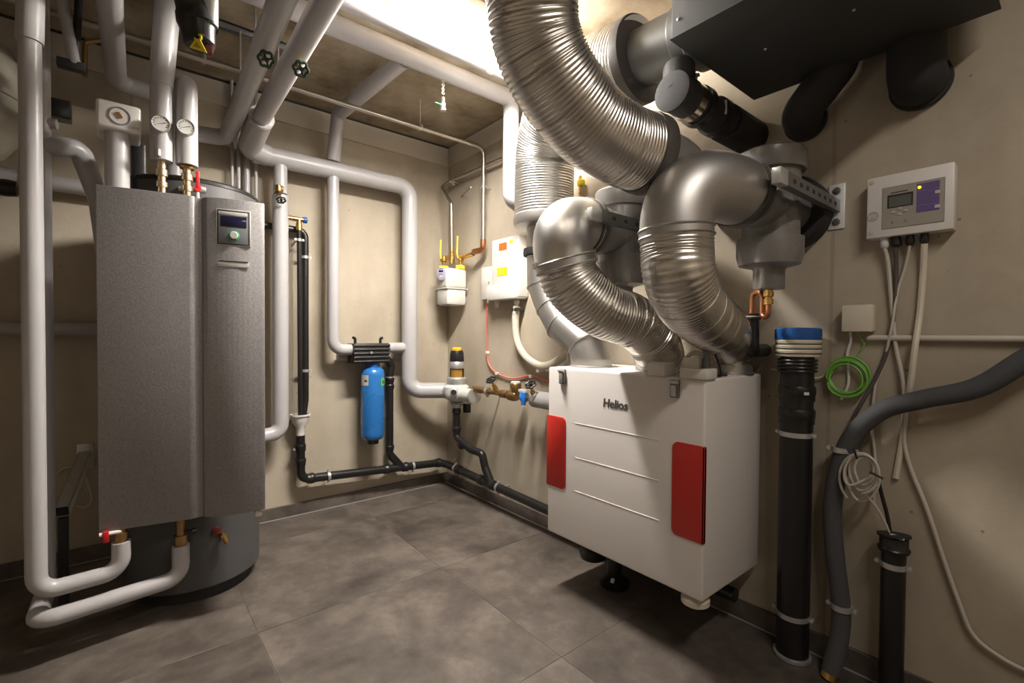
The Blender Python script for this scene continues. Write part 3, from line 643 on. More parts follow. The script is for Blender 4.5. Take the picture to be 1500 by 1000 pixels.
MB().prism([V((vx-r*.8, vy-.034, at(1172, 572, X=vx).z)), V((vx-r*.62, vy-.046, at(1172, 572, X=vx).z)), V((vx-r*.62, vy-.046, at(1172, 576, X=vx).z)), V((vx-r*.8, vy-.034, at(1172, 576, X=vx).z))], (-.003, -.003, 0)).build('printed_mark', M_WPL, t)
va = MB().lathe([(r+.002, 0), (r+.016, .002), (r+.018, .01), (r+.018, .062), (r+.012, .066)], (vx, vy, zt), Z_, 32).build('air_valve', M_CREAM, t)
for k in range(6):
    z = zt+.012+.008*k; MB().lathe([(r+.016, -.0016), (r+.0195, -.0016), (r+.0195, .0016), (r+.016, .0016)], (vx, vy, z), Z_, 32).build('louvre_slot', M_DARK if k % 2 == 0 else M_CREAM, va)
MB().lathe([(r+.019, 0), (r+.020, .004), (r+.020, .034), (r+.014, .039), (.01, .041)], (vx, vy, zt+.058), Z_, 32).build('valve_cap', M_BLUED, t)
hp = [at(1560, 492, X=-.05), at(1500, 528, X=-.055), at(1430, 568, X=-.06), at(1350, 585, X=-.062), at(1290, 602, X=-.064), at(1248, 640, X=-.064), at(1228, 690, X=-.064), at(1219, 750, X=-.064), at(1224, 820, X=-.064), at(1232, 890, X=-.064), at(1229, 935, X=-.075), at(1222, 966, X=-.095), at(1217, 984, X=-.105)]
t = thing('foam_hose', 'dark grey foam-insulated hose curving down the wall from the right edge', 'hose', at(1217, 985, X=-.105))
sp_ = spline(hp, 8); MB().tube(sp_, .027, 22).build('insulation', M_FOAM, t)
MB().tube([sp_[-1], V((sp_[-1].x-.006, sp_[-1].y+.004, .001))], .024, 16).build('brass_end', M_BRASS, t)
for (px, py) in ((1234, 658), (1233, 888)):
    q = at(px, py, X=-.064); clamp(t, q, Z_, .029, (0, q.y, q.z))
sx, sy = -.06, at(1308, 850, X=-.06).y; zt = at(1309, 785, X=-.06).z
t = thing('sleeve_pipe', 'short black standpipe at right taking two cables in its open top', 'pipe', (sx, sy, 0))
MB().lathe([(.031, 0), (.031, zt), (.026, zt), (.026, zt-.05)], (sx, sy, 0), Z_, 26).build('pipe', M_BLK, t)
MB().lathe([(.031, 0), (.039, .001), (.041, .01), (.036, .016), (.036, .045), (.031, .05)], (sx, sy, zt-.045), Z_, 26).build('socket', M_BLK, t)
MB().lathe([(.042, 0), (.042, .006), (.004, .008)], (sx, sy, zt+.001), V((.12, .1, 1)), 22).build('seal_disc', M_RUB, t)
MB().box((sx-.03, sy-.03, zt+.004), (sx-.012, sy+.005, zt+.011), .001).build('printed_mark', M_WPL, t)
clamp(t, (sx, sy, at(1308, 826, X=-.06).z), Z_, .031, (0, sy, at(1308, 826, X=-.06).z))
# copper trap below tee 2
t = thing('copper_trap', 'copper S-bend condensate trap under the right grey tee', 'trap', T2-Z_*.4)
b0 = T2-Z_*.275+V((0, 0, 0))
q = at(1130, 420, D=(b0-CAM).dot(FW)); y1 = at(1131, 440, X=T2.x).y; TX_ = T2.x+.05; ty = at(1102, 440, X=TX_).y; tm = at(1117, 440, X=T2.x+.02).y; zs_t = at(1100, 466, X=TX_).z
tp = T2-Z_*.26; zl, zu = at(1123, 464, X=T2.x).z, at(1105, 427, X=T2.x).z
MB().lathe([(.012, 0), (.012, .012), (.016, .013), (.016, .03), (.011, .032), (.011, .038), (.015, .039), (.015, .056), (.009, .058)], tp-Z_*.008, -Z_, 12).build('brass_union', M_BRASS, t)
MB().tube(fillet([tp-Z_*.06, V((tp.x, tp.y, zl)), V((tp.x+.02, tm, zl)), V((tp.x+.02, tm, zu)), V((TX_, ty, zu)), V((TX_, ty, zs_t))], .021), .0085, 12).build('copper_tube', M_COPPER, t)
zs = at(1100, 462, X=TX_).z
t = thing('waste_stub', 'short black waste pipe stub receiving the copper trap', 'pipe', (TX_, ty, zs-.12))
MB().lathe([(.026, 0), (.030, .004), (.030, .02), (.024, .022), (.024, .10), (.02, .104)], V((TX_, ty, zs+.006)), -Z_, 20).build('socket', M_BLK, t)
MB().tube(fillet([V((TX_, ty, zs-.06)), V((TX_, ty, zs-.125)), V((0, ty+.02, zs-.125))], .04), .024, 18).build('pipe', M_BLK, t)
MB().lathe([(.0245, 0), (.0312, 0), (.0312, .004)], V((TX_, ty, zs-.002)), -Z_, 20).build('white_ring', M_WPL, t)

# ================================================================ BACK WALL: white pipework
YB = -.13
b = lambda x, y, Y=YB: at(x, y, Y=Y)
zB1 = b(480, 248).z; x6 = b(600, 400).x
FIL = V((-.135, -.33, at(672, 573, X=-.135).z))
zf = FIL.z; e_ = V((-.175, -.262, zf))
xs = at(365, 205, Y=YB).x
pipe('white_pipe', 'thick white pipe along the back wall, turning down to the water filter', [V((xs+.02, YB, zB1)), V((x6, YB, zB1)), V((x6, YB, zf)), e_], .052, M_WPVC, .085)
x8 = b(488, 400).x; zc8 = b(505, 512).z
xk = b(522, 512).x
pipe('white_pipe', 'slim white vertical pipe feeding the left side of the blue cartridge filter', [V((x8, YB, zB1-.04)), V((x8, YB, zc8)), V((xk, YB, zc8))], .034, M_WPVC, .06)
pipe('white_pipe', 'short white pipe between the black filter bracket and the thick pipe', [V((b(568, 509).x, YB, b(570, 509).z)), V((x6-.04, YB, b(570, 509).z))], .033, M_WPVC)
pipe('white_pipe', 'lower short white pipe stub behind the filter bracket on the left', [V((b(494, 523, -.05).x, -.05, b(494, 523, -.05).z)), V((b(545, 521, -.05).x, -.05, b(494, 523, -.05).z))], .024, M_WPVC)
pipe('white_pipe', 'lower short white pipe stub behind the filter bracket on the right', [V((b(574, 520, -.05).x, -.05, b(590, 520, -.05).z)), V((b(593, 520, -.05).x, -.05, b(590, 520, -.05).z))], .022, M_WPVC)
# ceiling branch above it
q2 = at(582, 95, Z=2.38); yc1 = -.995
pipe('white_pipe', 'slim white pipe under the ceiling that drops to the thick back wall pipe', [V((x8+.06, yc1+.06, 2.405)), V((x8+.01, -.19, 2.395)), V((x8, YB, zB1+.06))], .040, M_WPVC, .05)
pipe('white_pipe', 'white ceiling pipe nearer the back wall, ending in a vertical drop', [V((-3.2, yc1, 2.39)), V((-.215, yc1, 2.39)), V((-.215, yc1, 1.85)), V((-.03, yc1+.0, 1.77))], .043, M_WPVC, .05)
pipe('white_pipe', 'overexposed white ceiling pipe right under the bright lamp', [V((-3.2, -1.19, 2.39)), V((-.22, -1.19, 2.39)), V((-.22, -1.19, 2.30)), V((-.02, -1.19, 2.2))], .044, M_WPVC, .06)
# vertical pipe with shut-off valve left of the black drains
x4 = b(411, 400).x; zlow = b(410, 634).z; zv = b(411, 284).z
t = thing('white_pipe', 'white vertical pipe with a dark green valve wheel right of the heat pump', 'pipe', (x4, YB, zlow))
MB().tube([V((x4, YB, zB1-.04)), V((x4, YB, zv))], .036, 20).build('upper_pipe', M_WPVC, t)
MB().tube(fillet([V((x4, YB, zv-.01)), V((x4, YB, zlow)), V((-1.39, YB-.02, zlow-.01))], .06), .041, 20).build('lower_pipe', M_WPVC, t)
vc = at(408, 276, Y=YB-.036); vd = (at(412, 293, Y=YB-.09)-vc)
MB().cyl(V((x4, YB-.03, vc.z)), vc, .02, seg=14).lathe([(.018, -.018), (.02, 0), (.016, .018)], vc, Z_, 14).build('valve_body', M_BRONZE, t)
handwheel(t, vc+vd, vd, .020, stem=vd.length)
# big pipes coming from the viewer
sl0, sl1 = at(399, 172, Z=2.15), at(368, 206, Z=2.10)
D2a, D2b = at(478, 0, Z=2.16), at(383, 172, Z=2.16)
dd = (D2a-D2b).normalized(); xd2 = D2b.x
t = thing('white_pipe', 'thick white ceiling pipe with a green valve wheel, ending in a wide white sleeve', 'pipe', (D2b.x, D2b.y, 2.06))
MB().tube(fillet([V((D2a.x+dd.x*1.3, D2a.y+dd.y*1.3, H)), D2a+dd*1.3, D2b-dd*.1], .06), .041, 22).build('pipe', M_WPVC, t)
MB().tube(fillet([D2b+dd*.0, V((xs-.005, YB-.02, zB1+.015)), V((xs+.09, YB, zB1))], .05), .057, 26).build('sleeve', M_WPVC, t)
MB().lathe([(.040, 0), (.058, 0), (.059, .004), (.058, .006)], D2b, dd, 26).build('sleeve_rim', M_WPL, t)
hw = at(441, 101, D=(at(430, 90, Z=2.16)-CAM).dot(FW)-.10); hx = (hw-at(430, 90, Z=2.16)).normalized()
handwheel(t, hw, hx, .024, stem=.065)
for yy in (-.75, -1.75): MB().cyl((xd2, yy, 2.17), (xd2, yy, H), .005, seg=8).build('hanger_rod', M_ZINC, t)
D1a, D1b = at(413, 0, Z=2.16), at(341, 180, Z=2.16); dd = (D1a-D1b).normalized()
t = thing('white_pipe', 'thick white ceiling pipe with a green valve wheel, turning left behind the gauge pipes', 'pipe', (D1b.x, D1b.y, 2.06))
q = at(318, 203, Z=2.11)
MB().tube(fillet([V((D1a.x+dd.x*1.3, D1a.y+dd.y*1.3, H)), D1a+dd*1.3, D1b, V((D1b.x-.01, q.y-.01, 2.12)), V((-1.66, q.y-.01, 2.10)), V((-1.66, q.y-.01, 1.72))], .055), .040, 22).build('pipe', M_WPVC, t)
hw = at(390, 87, D=(at(380, 80, Z=2.16)-CAM).dot(FW)-.10); hx = (hw-at(380, 80, Z=2.16)).normalized()
handwheel(t, hw, hx, .024, stem=.065)
for yy in (-.9, -1.9): MB().cyl((D1b.x-.02, yy, 2.17), (D1b.x-.02, yy, H), .005, seg=8).build('hanger_rod', M_ZINC, t)
P3a, P3b = at(160, 0, Z=2.23), at(170, 100, Z=2.23)
pipe('white_pipe', 'dim grey-white ceiling pipe behind the box gauge, turning right along the wall', [V((P3a.x, P3a.y-.75, H)), V((P3a.x, P3a.y-.75, 2.23)), P3a, V((P3b.x, -.22, 2.23)), V((at(239, 80, Y=-.21).x, -.21, 2.22)), V((at(239, 80, Y=-.21).x, -.21, H))], .038, M_WPVC, .06)
# four slim risers behind the heat pump
xsv = [(337, 343, 'first'), (346, 353, 'second'), (356, 367, 'third, thicker'), (372, 378, 'fourth')]
for (a, c, nm) in xsv:
    xa, xc = at(a, 260, Y=-.05).x, at(c, 260, Y=-.05).x
    pipe('riser_pipe', 'slim white riser behind the heat pump, %s of four from the left' % nm, [V(((xa+xc)/2, -.05, 1.0)), V(((xa+xc)/2, -.05, H))], (xc-xa)/2*.86, M_WPVC, group='slim risers', seg=14)

# ================================================================ GAS PIPES AND METER
yg = -.50; xg = -.06
gz = at(700, 221, X=xg).z; gy = at(708, 300, X=xg).y
t = thing('gas_pipe', 'long thin steel pipe below the ceiling, dropping to a copper bend by the gas meter', 'pipe', (xg, gy, 1.66))
zel = at(709, 362, X=xg).z
MB().tube(fillet([V((-3.2, gy+.03, gz+.012)), V((xg, gy, gz)), V((xg, gy, zel+.03))], .05), .0125, 14).build('steel_pipe', M_STEEL, t)
MB().tube(fillet([V((xg, gy, zel+.05)), V((xg, gy, zel-.015)), V((xg-.02, gy+.08, zel-.02))], .03), .019, 14).build('copper_bend', M_COPPER, t)
q = at(616, 197, Y=gy); clamp(t, V((q.x, gy+.005, gz+.004)), X_, .013, (q.x, gy+.005, H))
q = at(300, 110, Y=gy); clamp(t, V((q.x, gy+.02, gz+.010)), X_, .013, (q.x, gy+.02, H))
q = V((xg, gy, at(708, 274, X=xg).z)); clamp(t, q, Z_, .013, (0, q.y, q.z))
MB().lathe([(.0125, 0), (.016, 0), (.016, .018), (.0125, .018)], V((xg, gy, gz-.075)), -Z_, 14).lathe([(.0125, 0), (.016, 0), (.016, .018), (.0125, .018)], V((xg-.09, gy, gz)), -X_, 14).build('press_joint', M_STEEL, t)
mcx, mcy = -.105, -.21
gl = at(662, 300, X=-.11)
zg = at(740, 231, X=-.05).z; zb3 = at(662, 380, X=-.11).z
t = thing('gas_pipe', 'thin steel pipe leaving the white drop pipe, jogging down to the gas meter', 'pipe', (-.11, gl.y, zb3))
c1_ = at(660, 265, X=-.05); c2_ = at(647, 274, X=-.12)
MB().tube(fillet([at(760, 222, X=-.05), c1_, c2_, V((-.115, gl.y, at(663, 298, X=-.11).z)), V((-.11, gl.y, zb3+.06))], .025), .0115, 14).build('steel_pipe', M_STEEL, t)
MB().lathe([(.018, 0), (.018, .03), (.022, .031), (.022, .05), (.017, .052), (.017, .075), (.02, .076), (.02, .10)], V((-.11, gl.y, zb3-.03)), Z_, 14).build('brass_union', M_BRASS, t)
q = at(662, 268, X=-.05); clamp(t, q+V((0, -.02, .006)), Y_, .012, (0, q.y-.02, q.z))
pipe('rod', 'short thin steel rod sticking out of the wall behind the gas pipe', [at(676, 287, X=0), at(690, 274, X=-.09)], .005, M_STEEL, cat='rod', seg=8)
m0, m1, my0, my1 = -.185, -.02, -.135, -.285
mzt, mzb, mzm = at(656, 391, X=-.18).z, at(656, 446, X=-.18).z, at(656, 421, X=-.18).z
t = thing('gas_meter', 'white rounded gas meter with yellow collars hanging in the room corner', 'gas meter', ((m0+m1)/2, (my0+my1)/2, mzb))
MB().box((m0, my1, mzm), (m1, my0, mzt), .02, seg=4).build('upper_case', M_METER, t)
MB().box((m0+.004, my1+.003, mzb), (m1-.002, my0-.003, mzm+.01), .022, seg=2).build('lower_case', M_METER, t)
MB().box((m0-.004, my1-.004, mzm-.005), (m1+.004, my0+.004, mzm+.002), .002).build('seam_flange', M_METER, t)
cd_ = V((-.86, -.5, 0)).normalized(); cs_ = V((-cd_.y, cd_.x, 0)); cs_ = cs_ if cs_.dot(RT) > 0 else -cs_
cq = at(646, 401, D=(V((m0, -.24, mzt))-CAM).dot(FW)-.01)
cb_ = MB().prism([cq+cs_*.036*math.cos(a)+Z_*.047*math.sin(a) for a in [PI/8+PI/4*k for k in range(8)]], -cd_*.03, .003).build('counter', M_CNT, t)
def cbox(u0, u1, z0, z1, nm, m, o=.0015): return MB().prism([cq+cd_*o+cs_*u0+Z_*z0, cq+cd_*o+cs_*u1+Z_*z0, cq+cd_*o+cs_*u1+Z_*z1, cq+cd_*o+cs_*u0+Z_*z1], -cd_*.003).build(nm, m, cb_)
cbox(-.016, .016, .012, .024, 'counter_window', M_NAVY)
MB().lathe([(.010, 0), (.010, .003)], cq-Z_*.016, cd_, 14).build('dial', M_STK, cb_)
cbox(-.018, .014, -.004, -.001, 'print', M_INK); cbox(-.014, .018, .032, .035, 'print', M_INK)
lp, rp = at(649, 386, X=-.12), at(677, 388, X=-.06)
lp = V((-.13, at(649, 386, X=-.13).y, mzt)); rp = V((-.06, at(677, 388, X=-.06).y, mzt))
rp.y = max(rp.y, my1+.025); lp.y = min(lp.y, my0-.02)
for q in (lp, rp):
    mb = MB()
    for k in range(16):
        a = 2*PI*k/16; mb.cyl(q+V((.028*math.cos(a), .028*math.sin(a), 0)), q+V((.028*math.cos(a), .028*math.sin(a), .024)), .005, seg=6)
    mb.lathe([(.02, -.006), (.029, 0), (.029, .024), (.018, .028)], q, Z_, 20).build('yellow_collar', M_YEL, t)
    MB().cyl(q-Z_*.03, q+Z_*.01, .024, seg=16).build('port', M_METER, t)
def gasvalve(label, q, lever, tgt):
    t = thing('gas_valve', label, 'valve', q)
    z = at(650, 374, X=q.x).z+.0
    MB().cyl(q+Z_*.026, q+Z_*.07, .014).lathe([(.018, 0), (.025, .004), (.025, .038), (.018, .042)], q+Z_*.055, Z_, 16).build('body', M_BRASS, t)
    MB().tube([q+Z_*.08, V((tgt.x, tgt.y, q.z+.08))], .015, 14).build('connector', M_BRASS, t)
    a = q+V((-.024, -.004, .075)); MB().tube(fillet([a+V((.01, 0, 0)), a, a+V((-.004, .004, .03)), a+V((0, .006, lever))], .01), .006, 8).build('lever', M_YEL, t)
gasvalve('brass gas valve with yellow lever over the left meter collar', lp, .13, V((-.11, gl.y, 0)))
gasvalve('brass gas valve with yellow lever over the right meter collar', rp, .15, V((xg-.02, gy+.08, 0)))

# ================================================================ ELECTRIC BOX, CREAM HOSE, RED TUBE
e0, e1 = at(720, 348, X=-.085), at(759, 343, X=-.085); ez0 = at(722, 440, X=-.085).z; ez1 = at(722, 352, X=-.085).z
s0 = at(705, 395, X=-.05)
t = thing('electric_box', 'white electrical box on the right wall with orange and yellow stickers', 'electrical box', (-.04, (e0.y+e1.y)/2, ez0))
MB().box((-.082, e1.y, ez0+.01), (0, e0.y, ez1), .006, seg=3).build('cover', M_WPL, t)
MB().box((-.05, e0.y-.01, at(712, 438, X=-.05).z), (0, s0.y, at(712, 391, X=-.05).z), .004).build('side_case', M_WPL, t)
MB().box((-.097, e1.y+.004, ez0), (-.004, e0.y+.035, ez0+.092), .010, seg=2).build('lower_cover', M_WPL, t)
for (pxa, pya, pxb, pyb, m) in ((731, 357, 742, 365, M_ORS), (728, 393, 743, 402, M_YELS), (747, 352, 751, 356, M_YELS)):
    a, c = at(pxa, pya, X=-.083), at(pxb, pyb, X=-.083); MB().box((-.084, c.y, c.z), (-.081, a.y, a.z)).build('sticker', m, t)
a = at(716, 414, X=-.051); MB().box((-.052, a.y-.006, a.z-.008), (-.049, a.y+.006, a.z+.008)).build('sticker', M_GY, t)
for px, py in ((716, 436), (728, 443), (757, 443)):
    q = at(px, py, X=-.05); MB().lathe([(.013, 0), (.016, .003), (.016, .02), (.011, .023), (.011, .045)], q+Z_*.014, -Z_, 12).build('cable_gland', M_WPL, t)
q = at(757, 451, X=-.05)
t = thing('flexible_conduit', 'thick cream flexible conduit looping from the electrical box to behind the white unit', 'conduit', at(790, 535, X=-.035))
MB().box((-.07, q.y-.02, q.z-.018), (-.01, q.y+.03, q.z+.002), .003).build('black_connector', M_DARK, t)
hl = [q+Z_*.01, at(755, 470, X=-.045), at(758, 500, X=-.04), at(770, 522, X=-.04), at(790, 535, X=-.04), at(808, 533, X=-.05), at(825, 522, X=-.07), at(835, 515, X=-.09), at(836, 530, X=-.11), at(838, 552, X=-.11)]
p = resample(spline(hl, 12), .003); MB().tube(p, [.0215+(.0006 if i % 2 else -.0006) for i in range(len(p))], 16).build('hose', M_CREAM, t)
MB().box((-.05, at(791, 536, X=-.03).y-.012, at(791, 536, X=-.03).z-.035), (0, at(791, 536, X=-.03).y+.012, at(791, 536, X=-.03).z-.008), .003).build('wall_clip', M_WPL, t)
t = thing('red_tube', 'thin reddish tube clipped to the wall below the electrical box', 'tube', at(740, 550, X=-.012))
MB().tube(spline([at(713, 446, X=-.012), at(713.5, 480, X=-.012), at(714, 517, X=-.012), at(716, 533, X=-.012), at(727, 546, X=-.012), at(750, 554, X=-.012), at(778, 550, X=-.012), at(800, 557, X=-.012), at(812, 562, X=-.012)], 8), .0055, 8).build('tube', M_REDCAB, t)
for (px, py) in ((714, 516), (728, 547), (778, 551)):
    q = at(px, py, X=-.01); MB().box((-.022, q.y-.009, q.z-.009), (0, q.y+.009, q.z+.009), .002).build('clip', M_WPL, t)

# ================================================================ WATER FILTER AND BRASS VALVES
t = thing('water_filter', 'grey water filter with amber bowl, black cap and orange top in the corner', 'water filter', V((FIL.x, FIL.y, FIL.z-.12)))
k = (FIL-CAM).dot(FW)/FPX      # metres per photo pixel at the filter
def fz(py): return at(672, py, D=(FIL-CAM).dot(FW)).z
fx = at(669, 573, D=(FIL-CAM).dot(FW)); fx = V((fx.x, fx.y, 0))
def ph(py): return V((fx.x, fx.y, fz(py)))
MB().lathe([(13.5*k, fz(563)-fz(563)), (14*k, .004), (14*k, fz(554)-fz(563)), (12*k, fz(552)-fz(563))], ph(563), Z_, 28).build('bowl_ring', M_ZINC, t)
MB().lathe([(8.5*k, 0), (8.8*k, fz(538)-fz(553))], ph(553), Z_, 24).build('amber_bowl', M_AMB, t)
for sgn in (-1, 1): MB().box((-.004, -.006, 0), (.004, .006, fz(538)-fz(553)), .001, org=ph(553)+RT.normalized()*9*k*sgn).build('bowl_frame', M_DARK, t)
MB().lathe([(10.5*k, 0), (10.8*k, .004), (10.8*k, fz(530)-fz(539)), (10*k, fz(529)-fz(539))], ph(539), Z_, 28).build('silver_ring', M_ZINC, t)
MB().lathe([(10.5*k, 0), (10.7*k, .005), (10*k, fz(517)-fz(529)), (8.6*k, fz(513)-fz(529))], ph(529), Z_, 28).build('black_cap', M_BLK, t)
MB().lathe([(7*k, 0), (7*k, fz(510)-fz(514)), (5*k, fz(508.5)-fz(514))], ph(514), Z_, 24).build('orange_top', M_ORC, t)
bdy = MB().lathe([(8*k, fz(588)-fz(575)), (15*k, fz(584)-fz(575)), (18*k, fz(580)-fz(575)), (19*k, 0), (18*k, fz(566)-fz(575)), (13.5*k, fz(562)-fz(575))], ph(575), Z_, 28)
fdir = (V((-.12, -.53, 0))-V((-.175, -.262, 0))).normalized()
bdy.cyl(e_+Z_*0, ph(575)+V((0, 0, 0)), .046, .046, 24)
o2 = ph(576); out = V((-.12, at(695, 576, X=-.12).y, o2.z)); bdy.cyl(o2, out, .048, .042, 24); bdy.build('body', M_METER, t)
MB().lathe([(.05, 0), (.056, .002), (.056, .012), (.05, .014)], e_-V((0, 0, 0)), (ph(575)-e_), 24).build('flange', M_ZINC, t)
MB().lathe([(.045, -.01), (.053, -.008), (.053, .004), (.045, .006)], out, (out-o2), 24).build('flange', M_ZINC, t)
dq = at(664, 575, D=(FIL-CAM).dot(FW)-.115); ga = MB().lathe([(.024, 0), (.024, .012), (.02, .014)], dq+FW*.03, -FW, 20).build('gauge_rim', M_ZINC, t)
MB().lathe([(.018, 0), (.018, .002)], dq+FW*.0175, -FW, 20).build('gauge_dial', M_DARK, ga)
MB().lathe([(.028, -.0), (.028, .006), (.035, .012), (.038, .03)], ph(597), Z_, 24).lathe([(11*k, 0), (11*k, .004)], ph(590), Z_, 24).lathe([(9.5*k, 0), (9.5*k, .004)], ph(593), Z_, 24).build('drain_funnel', M_METER, t)
q = ph(598)+RT*15*k; MB().box((-.02, -.02, 0), (.02, .02, .06), .004, org=V((q.x, q.y, fz(604)))).build('flush_valve', M_BLK, t)
# brass group
bx, bz = -.115, at(740, 577, X=-.115).z
def byz(px, py): return at(px, py, X=bx)
t = thing('brass_valve_set', 'row of brass valves with two dark handwheels and a blue tap beside the water filter', 'valve set', byz(740, 585))
v = byz
ys = [v(px, 577).y for px in (694, 707, 714, 733, 745, 752, 768, 783)]
zs_ = bz
def bl(y): return V((bx, y, zs_+(y-ys[0])*.0))
MB().lathe([(.016, 0), (.022, .004), (.022, ys[0]-ys[1]-.01), (.017, ys[0]-ys[1])], bl(ys[0]), -Y_, 16).lathe([(.015, 0), (.015, ys[1]-ys[4])], bl(ys[1]), -Y_, 14).lathe([(.022, 0), (.022, .03)], bl(ys[2]+.01), -Y_, 8).lathe([(.02, 0), (.024, .01), (.024, .05), (.02, .06)], bl(ys[3]), -Y_, 16).build('tail_pipe', M_BRONZE, t)
MB().lathe([(.024, 0), (.032, .012), (.034, .05), (.028, .075), (.024, .08)], bl(ys[4]), -Y_, 18).cyl(bl(ys[5]-.02), bl(ys[5]-.02)+Z_*.05, .024).lathe([(.033, 0), (.033, .03), (.03, .034)], bl(ys[5]-.02)+Z_*.04, Z_, 20).build('check_valve', M_BRONZE, t)
MB().cyl(bl(ys[5]-.02)+Z_*.074, bl(ys[5]-.02)+Z_*.082, .028).build('white_cap', M_WPL, t)
for (px, py, bpx, nm) in ((719, 556, 729, 'a'), (777, 563, 784, 'b')):
    hwp = at(px, py, X=bx-.06); base = bl(v(bpx, 577).y); dr = (hwp-base).normalized()
    MB().cyl(base, base+dr*(hwp-base).length*.6, .017, .013, 14).build('bonnet', M_BRASS, t)
    handwheel(t, hwp, dr, .026, M_BLK, .04, m2=M_BRASS)
MB().lathe([(.024, 0), (.027, .003), (.027, .03), (.02, .034)], bl(ys[6]+.015), -Y_, 14).box((bx-.03, ys[6]-.03, zs_-.04), (bx-.012, ys[6]-.005, zs_+.03), .004).build('blue_tap', M_BLUEB, t)
MB().lathe([(.018, 0), (.018, ys[6]-ys[7]+.02)], bl(ys[6]-.01), -Y_, 14).build('tail_pipe', M_BRASS, t)
q = bl(ys[6]); MB().box((bx-.02, q.y-.03, zs_+.028), (bx-.005, q.y+.03, zs_+.045), .002).build('tag_plate', M_WPL, t)
q = bl(v(714, 577).y); clamp(t, q, Y_, .022, (0, q.y, q.z))
pipe('white_pipe', 'short white insulated pipe continuing the brass valves behind the white unit', [bl(v(783, 577).y), bl(-1.62)], .046, M_WPVC)

# ================================================================ BLUE CARTRIDGE FILTER
yc = -.135
q0, q1 = at(546, 540, Y=yc), at(546, 640, Y=yc); rb = .5*(at(563, 590, Y=yc).x-at(529, 590, Y=yc).x)*.94
t = thing('cartridge_filter', 'blue cylindrical water cartridge hanging from a black ribbed bracket on the back wall', 'water filter', (q0.x, yc, q1.z))
zz1, zz0 = at(546, 537, Y=yc).z, at(546, 643, Y=yc).z; hh = zz1-zz0
MB().lathe([(.02, 0), (rb*.8, .004), (rb*.96, .02), (rb, .04), (rb, hh-.05), (rb*.94, hh-.022), (rb*.7, hh-.006), (.03, hh)], (q0.x, yc, zz0), Z_, 36).build('vessel', M_BLUE, t)
MB().lathe([(rb*.5, 0), (rb*.52, .004), (rb*.52, .03)], (q0.x, yc, zz0-.026), Z_, 24).build('bottom_plug', M_BLK, t)
MB().lathe([(rb*.6, 0), (rb*.6, .05)], (q0.x, yc, zz1-.012), Z_, 24).build('neck', M_BLUED, t)
def lab(pxa, pxb, pya, pyb, m, nm):
    x0_, x1_ = at(pxa, pya, Y=yc).x-q0.x, at(pxb, pya, Y=yc).x-q0.x; za, zb = at(546, pya, Y=yc).z, at(546, pyb, Y=yc).z
    # camera side of the vessel: convert the horizontal offset into an angle round the axis
    view = math.atan2((CAM.y-yc), (CAM.x-q0.x)); a0 = view+math.asin(max(-.97, min(.97, (x0_*.92)/rb))); a1 = view+math.asin(max(-.97, min(.97, (x1_*.92)/rb)))
    vs = []; fs = []
    for i in range(7):
        a = a0+(a1-a0)*i/6
        for z in (za, zb): vs.append(V((q0.x+math.cos(a)*(rb+.0012), yc+math.sin(a)*(rb+.0012), z)))
    for i in range(6): fs.append((2*i, 2*i+1, 2*i+3, 2*i+2))
    o = MB().add(vs, fs).build(nm, m, t); return o, a0, a1, za, zb
lab(530, 540, 548, 563, M_STK, 'silver_label'); lab(534, 538, 555, 558, M_INK, 'print'); lab(558, 563, 553, 564, M_GST, 'green_label'); lab(559.5, 562, 556, 561, M_INK, 'print')
a, c = at(519, 503, Y=-.185), at(570, 531, Y=-.185)
bk = MB().box((a.x, -.19, c.z), (c.x, -.06, a.z), .006).build('bracket', M_BLK, t)
for k in range(5):
    z = c.z+(a.z-c.z)*(k+.5)/5; MB().tube([V((a.x-.003, -.188, z)), V((c.x+.003, -.188, z))], .0085, 8).build('rib', M_BLK, bk)
MB().lathe([(.008, 0), (.008, .006)], V(((a.x+c.x)/2-.01, -.194, (a.z+c.z)/2+.005)), -Y_, 12).build('screw', M_ZINC, bk)
for px in (522, 559):
    q = at(px, 502, Y=-.12); MB().tube(fillet([q+V((0, .02, -.02)), q+V((0, .02, .03)), q+V((.016 if px > 540 else -.016, .015, .032))], .012), .009, 8).build('hook', M_BLK, bk)
MB().cyl(V((a.x+.05, -.06, (a.z+c.z)/2)), V((a.x+.05, 0, (a.z+c.z)/2)), .02).cyl(V((c.x-.05, -.06, (a.z+c.z)/2)), V((c.x-.05, 0, (a.z+c.z)/2)), .02).build('wall_mount', M_BLK, bk)

# ================================================================ BLACK DRAIN PIPES
YD = -.075
g = lambda px, py: at(px, py, Y=YD)
xd = g(440, 640).x; zfun = g(440, 612).z; zb0, zb1 = g(440, 702).z, g(650, 676).z
xco = -.085; rd = .026
cr_ = V((xco, -.10, zb1)); er = at(800, 747, X=-.085)
t = thing('drain_pipe', 'long black drain pipe running low along both walls around the corner', 'pipe', (xd, YD, zb0))
MB().tube(fillet([V((xd, YD, g(440, 637).z)), V((xd, YD, zb0)), V((xco-.02, YD-.005, zb1)), V((xco, YD-.08, zb1-.004)), V((-.085, -2.2, er.z-.02))], .055), rd, 20).build('pipe', M_BLK, t)
for (px, py) in ((441, 655), (441, 676)): socket(t, V((xd, YD, g(px, py).z)), Z_, rd, .04)
def onrun(px):
    q = g(px, 690); f = (q.x-xd)/(xco-.02-xd); return V((q.x, YD-.005*f, zb0+(zb1-zb0)*f))
def onrunR(py, px):
    q = at(px, py, X=-.085); f = (q.y+.155)/(-2.2+.155); return V((-.085, q.y, zb1-.004+(er.z-.02-zb1+.004)*f))
for px in (455, 566, 593, 641): socket(t, onrun(px), X_, rd, .04)
for (px, py) in ((673, 682), (705, 695), (722, 703)): socket(t, onrunR(py, px), Y_, rd, .04)
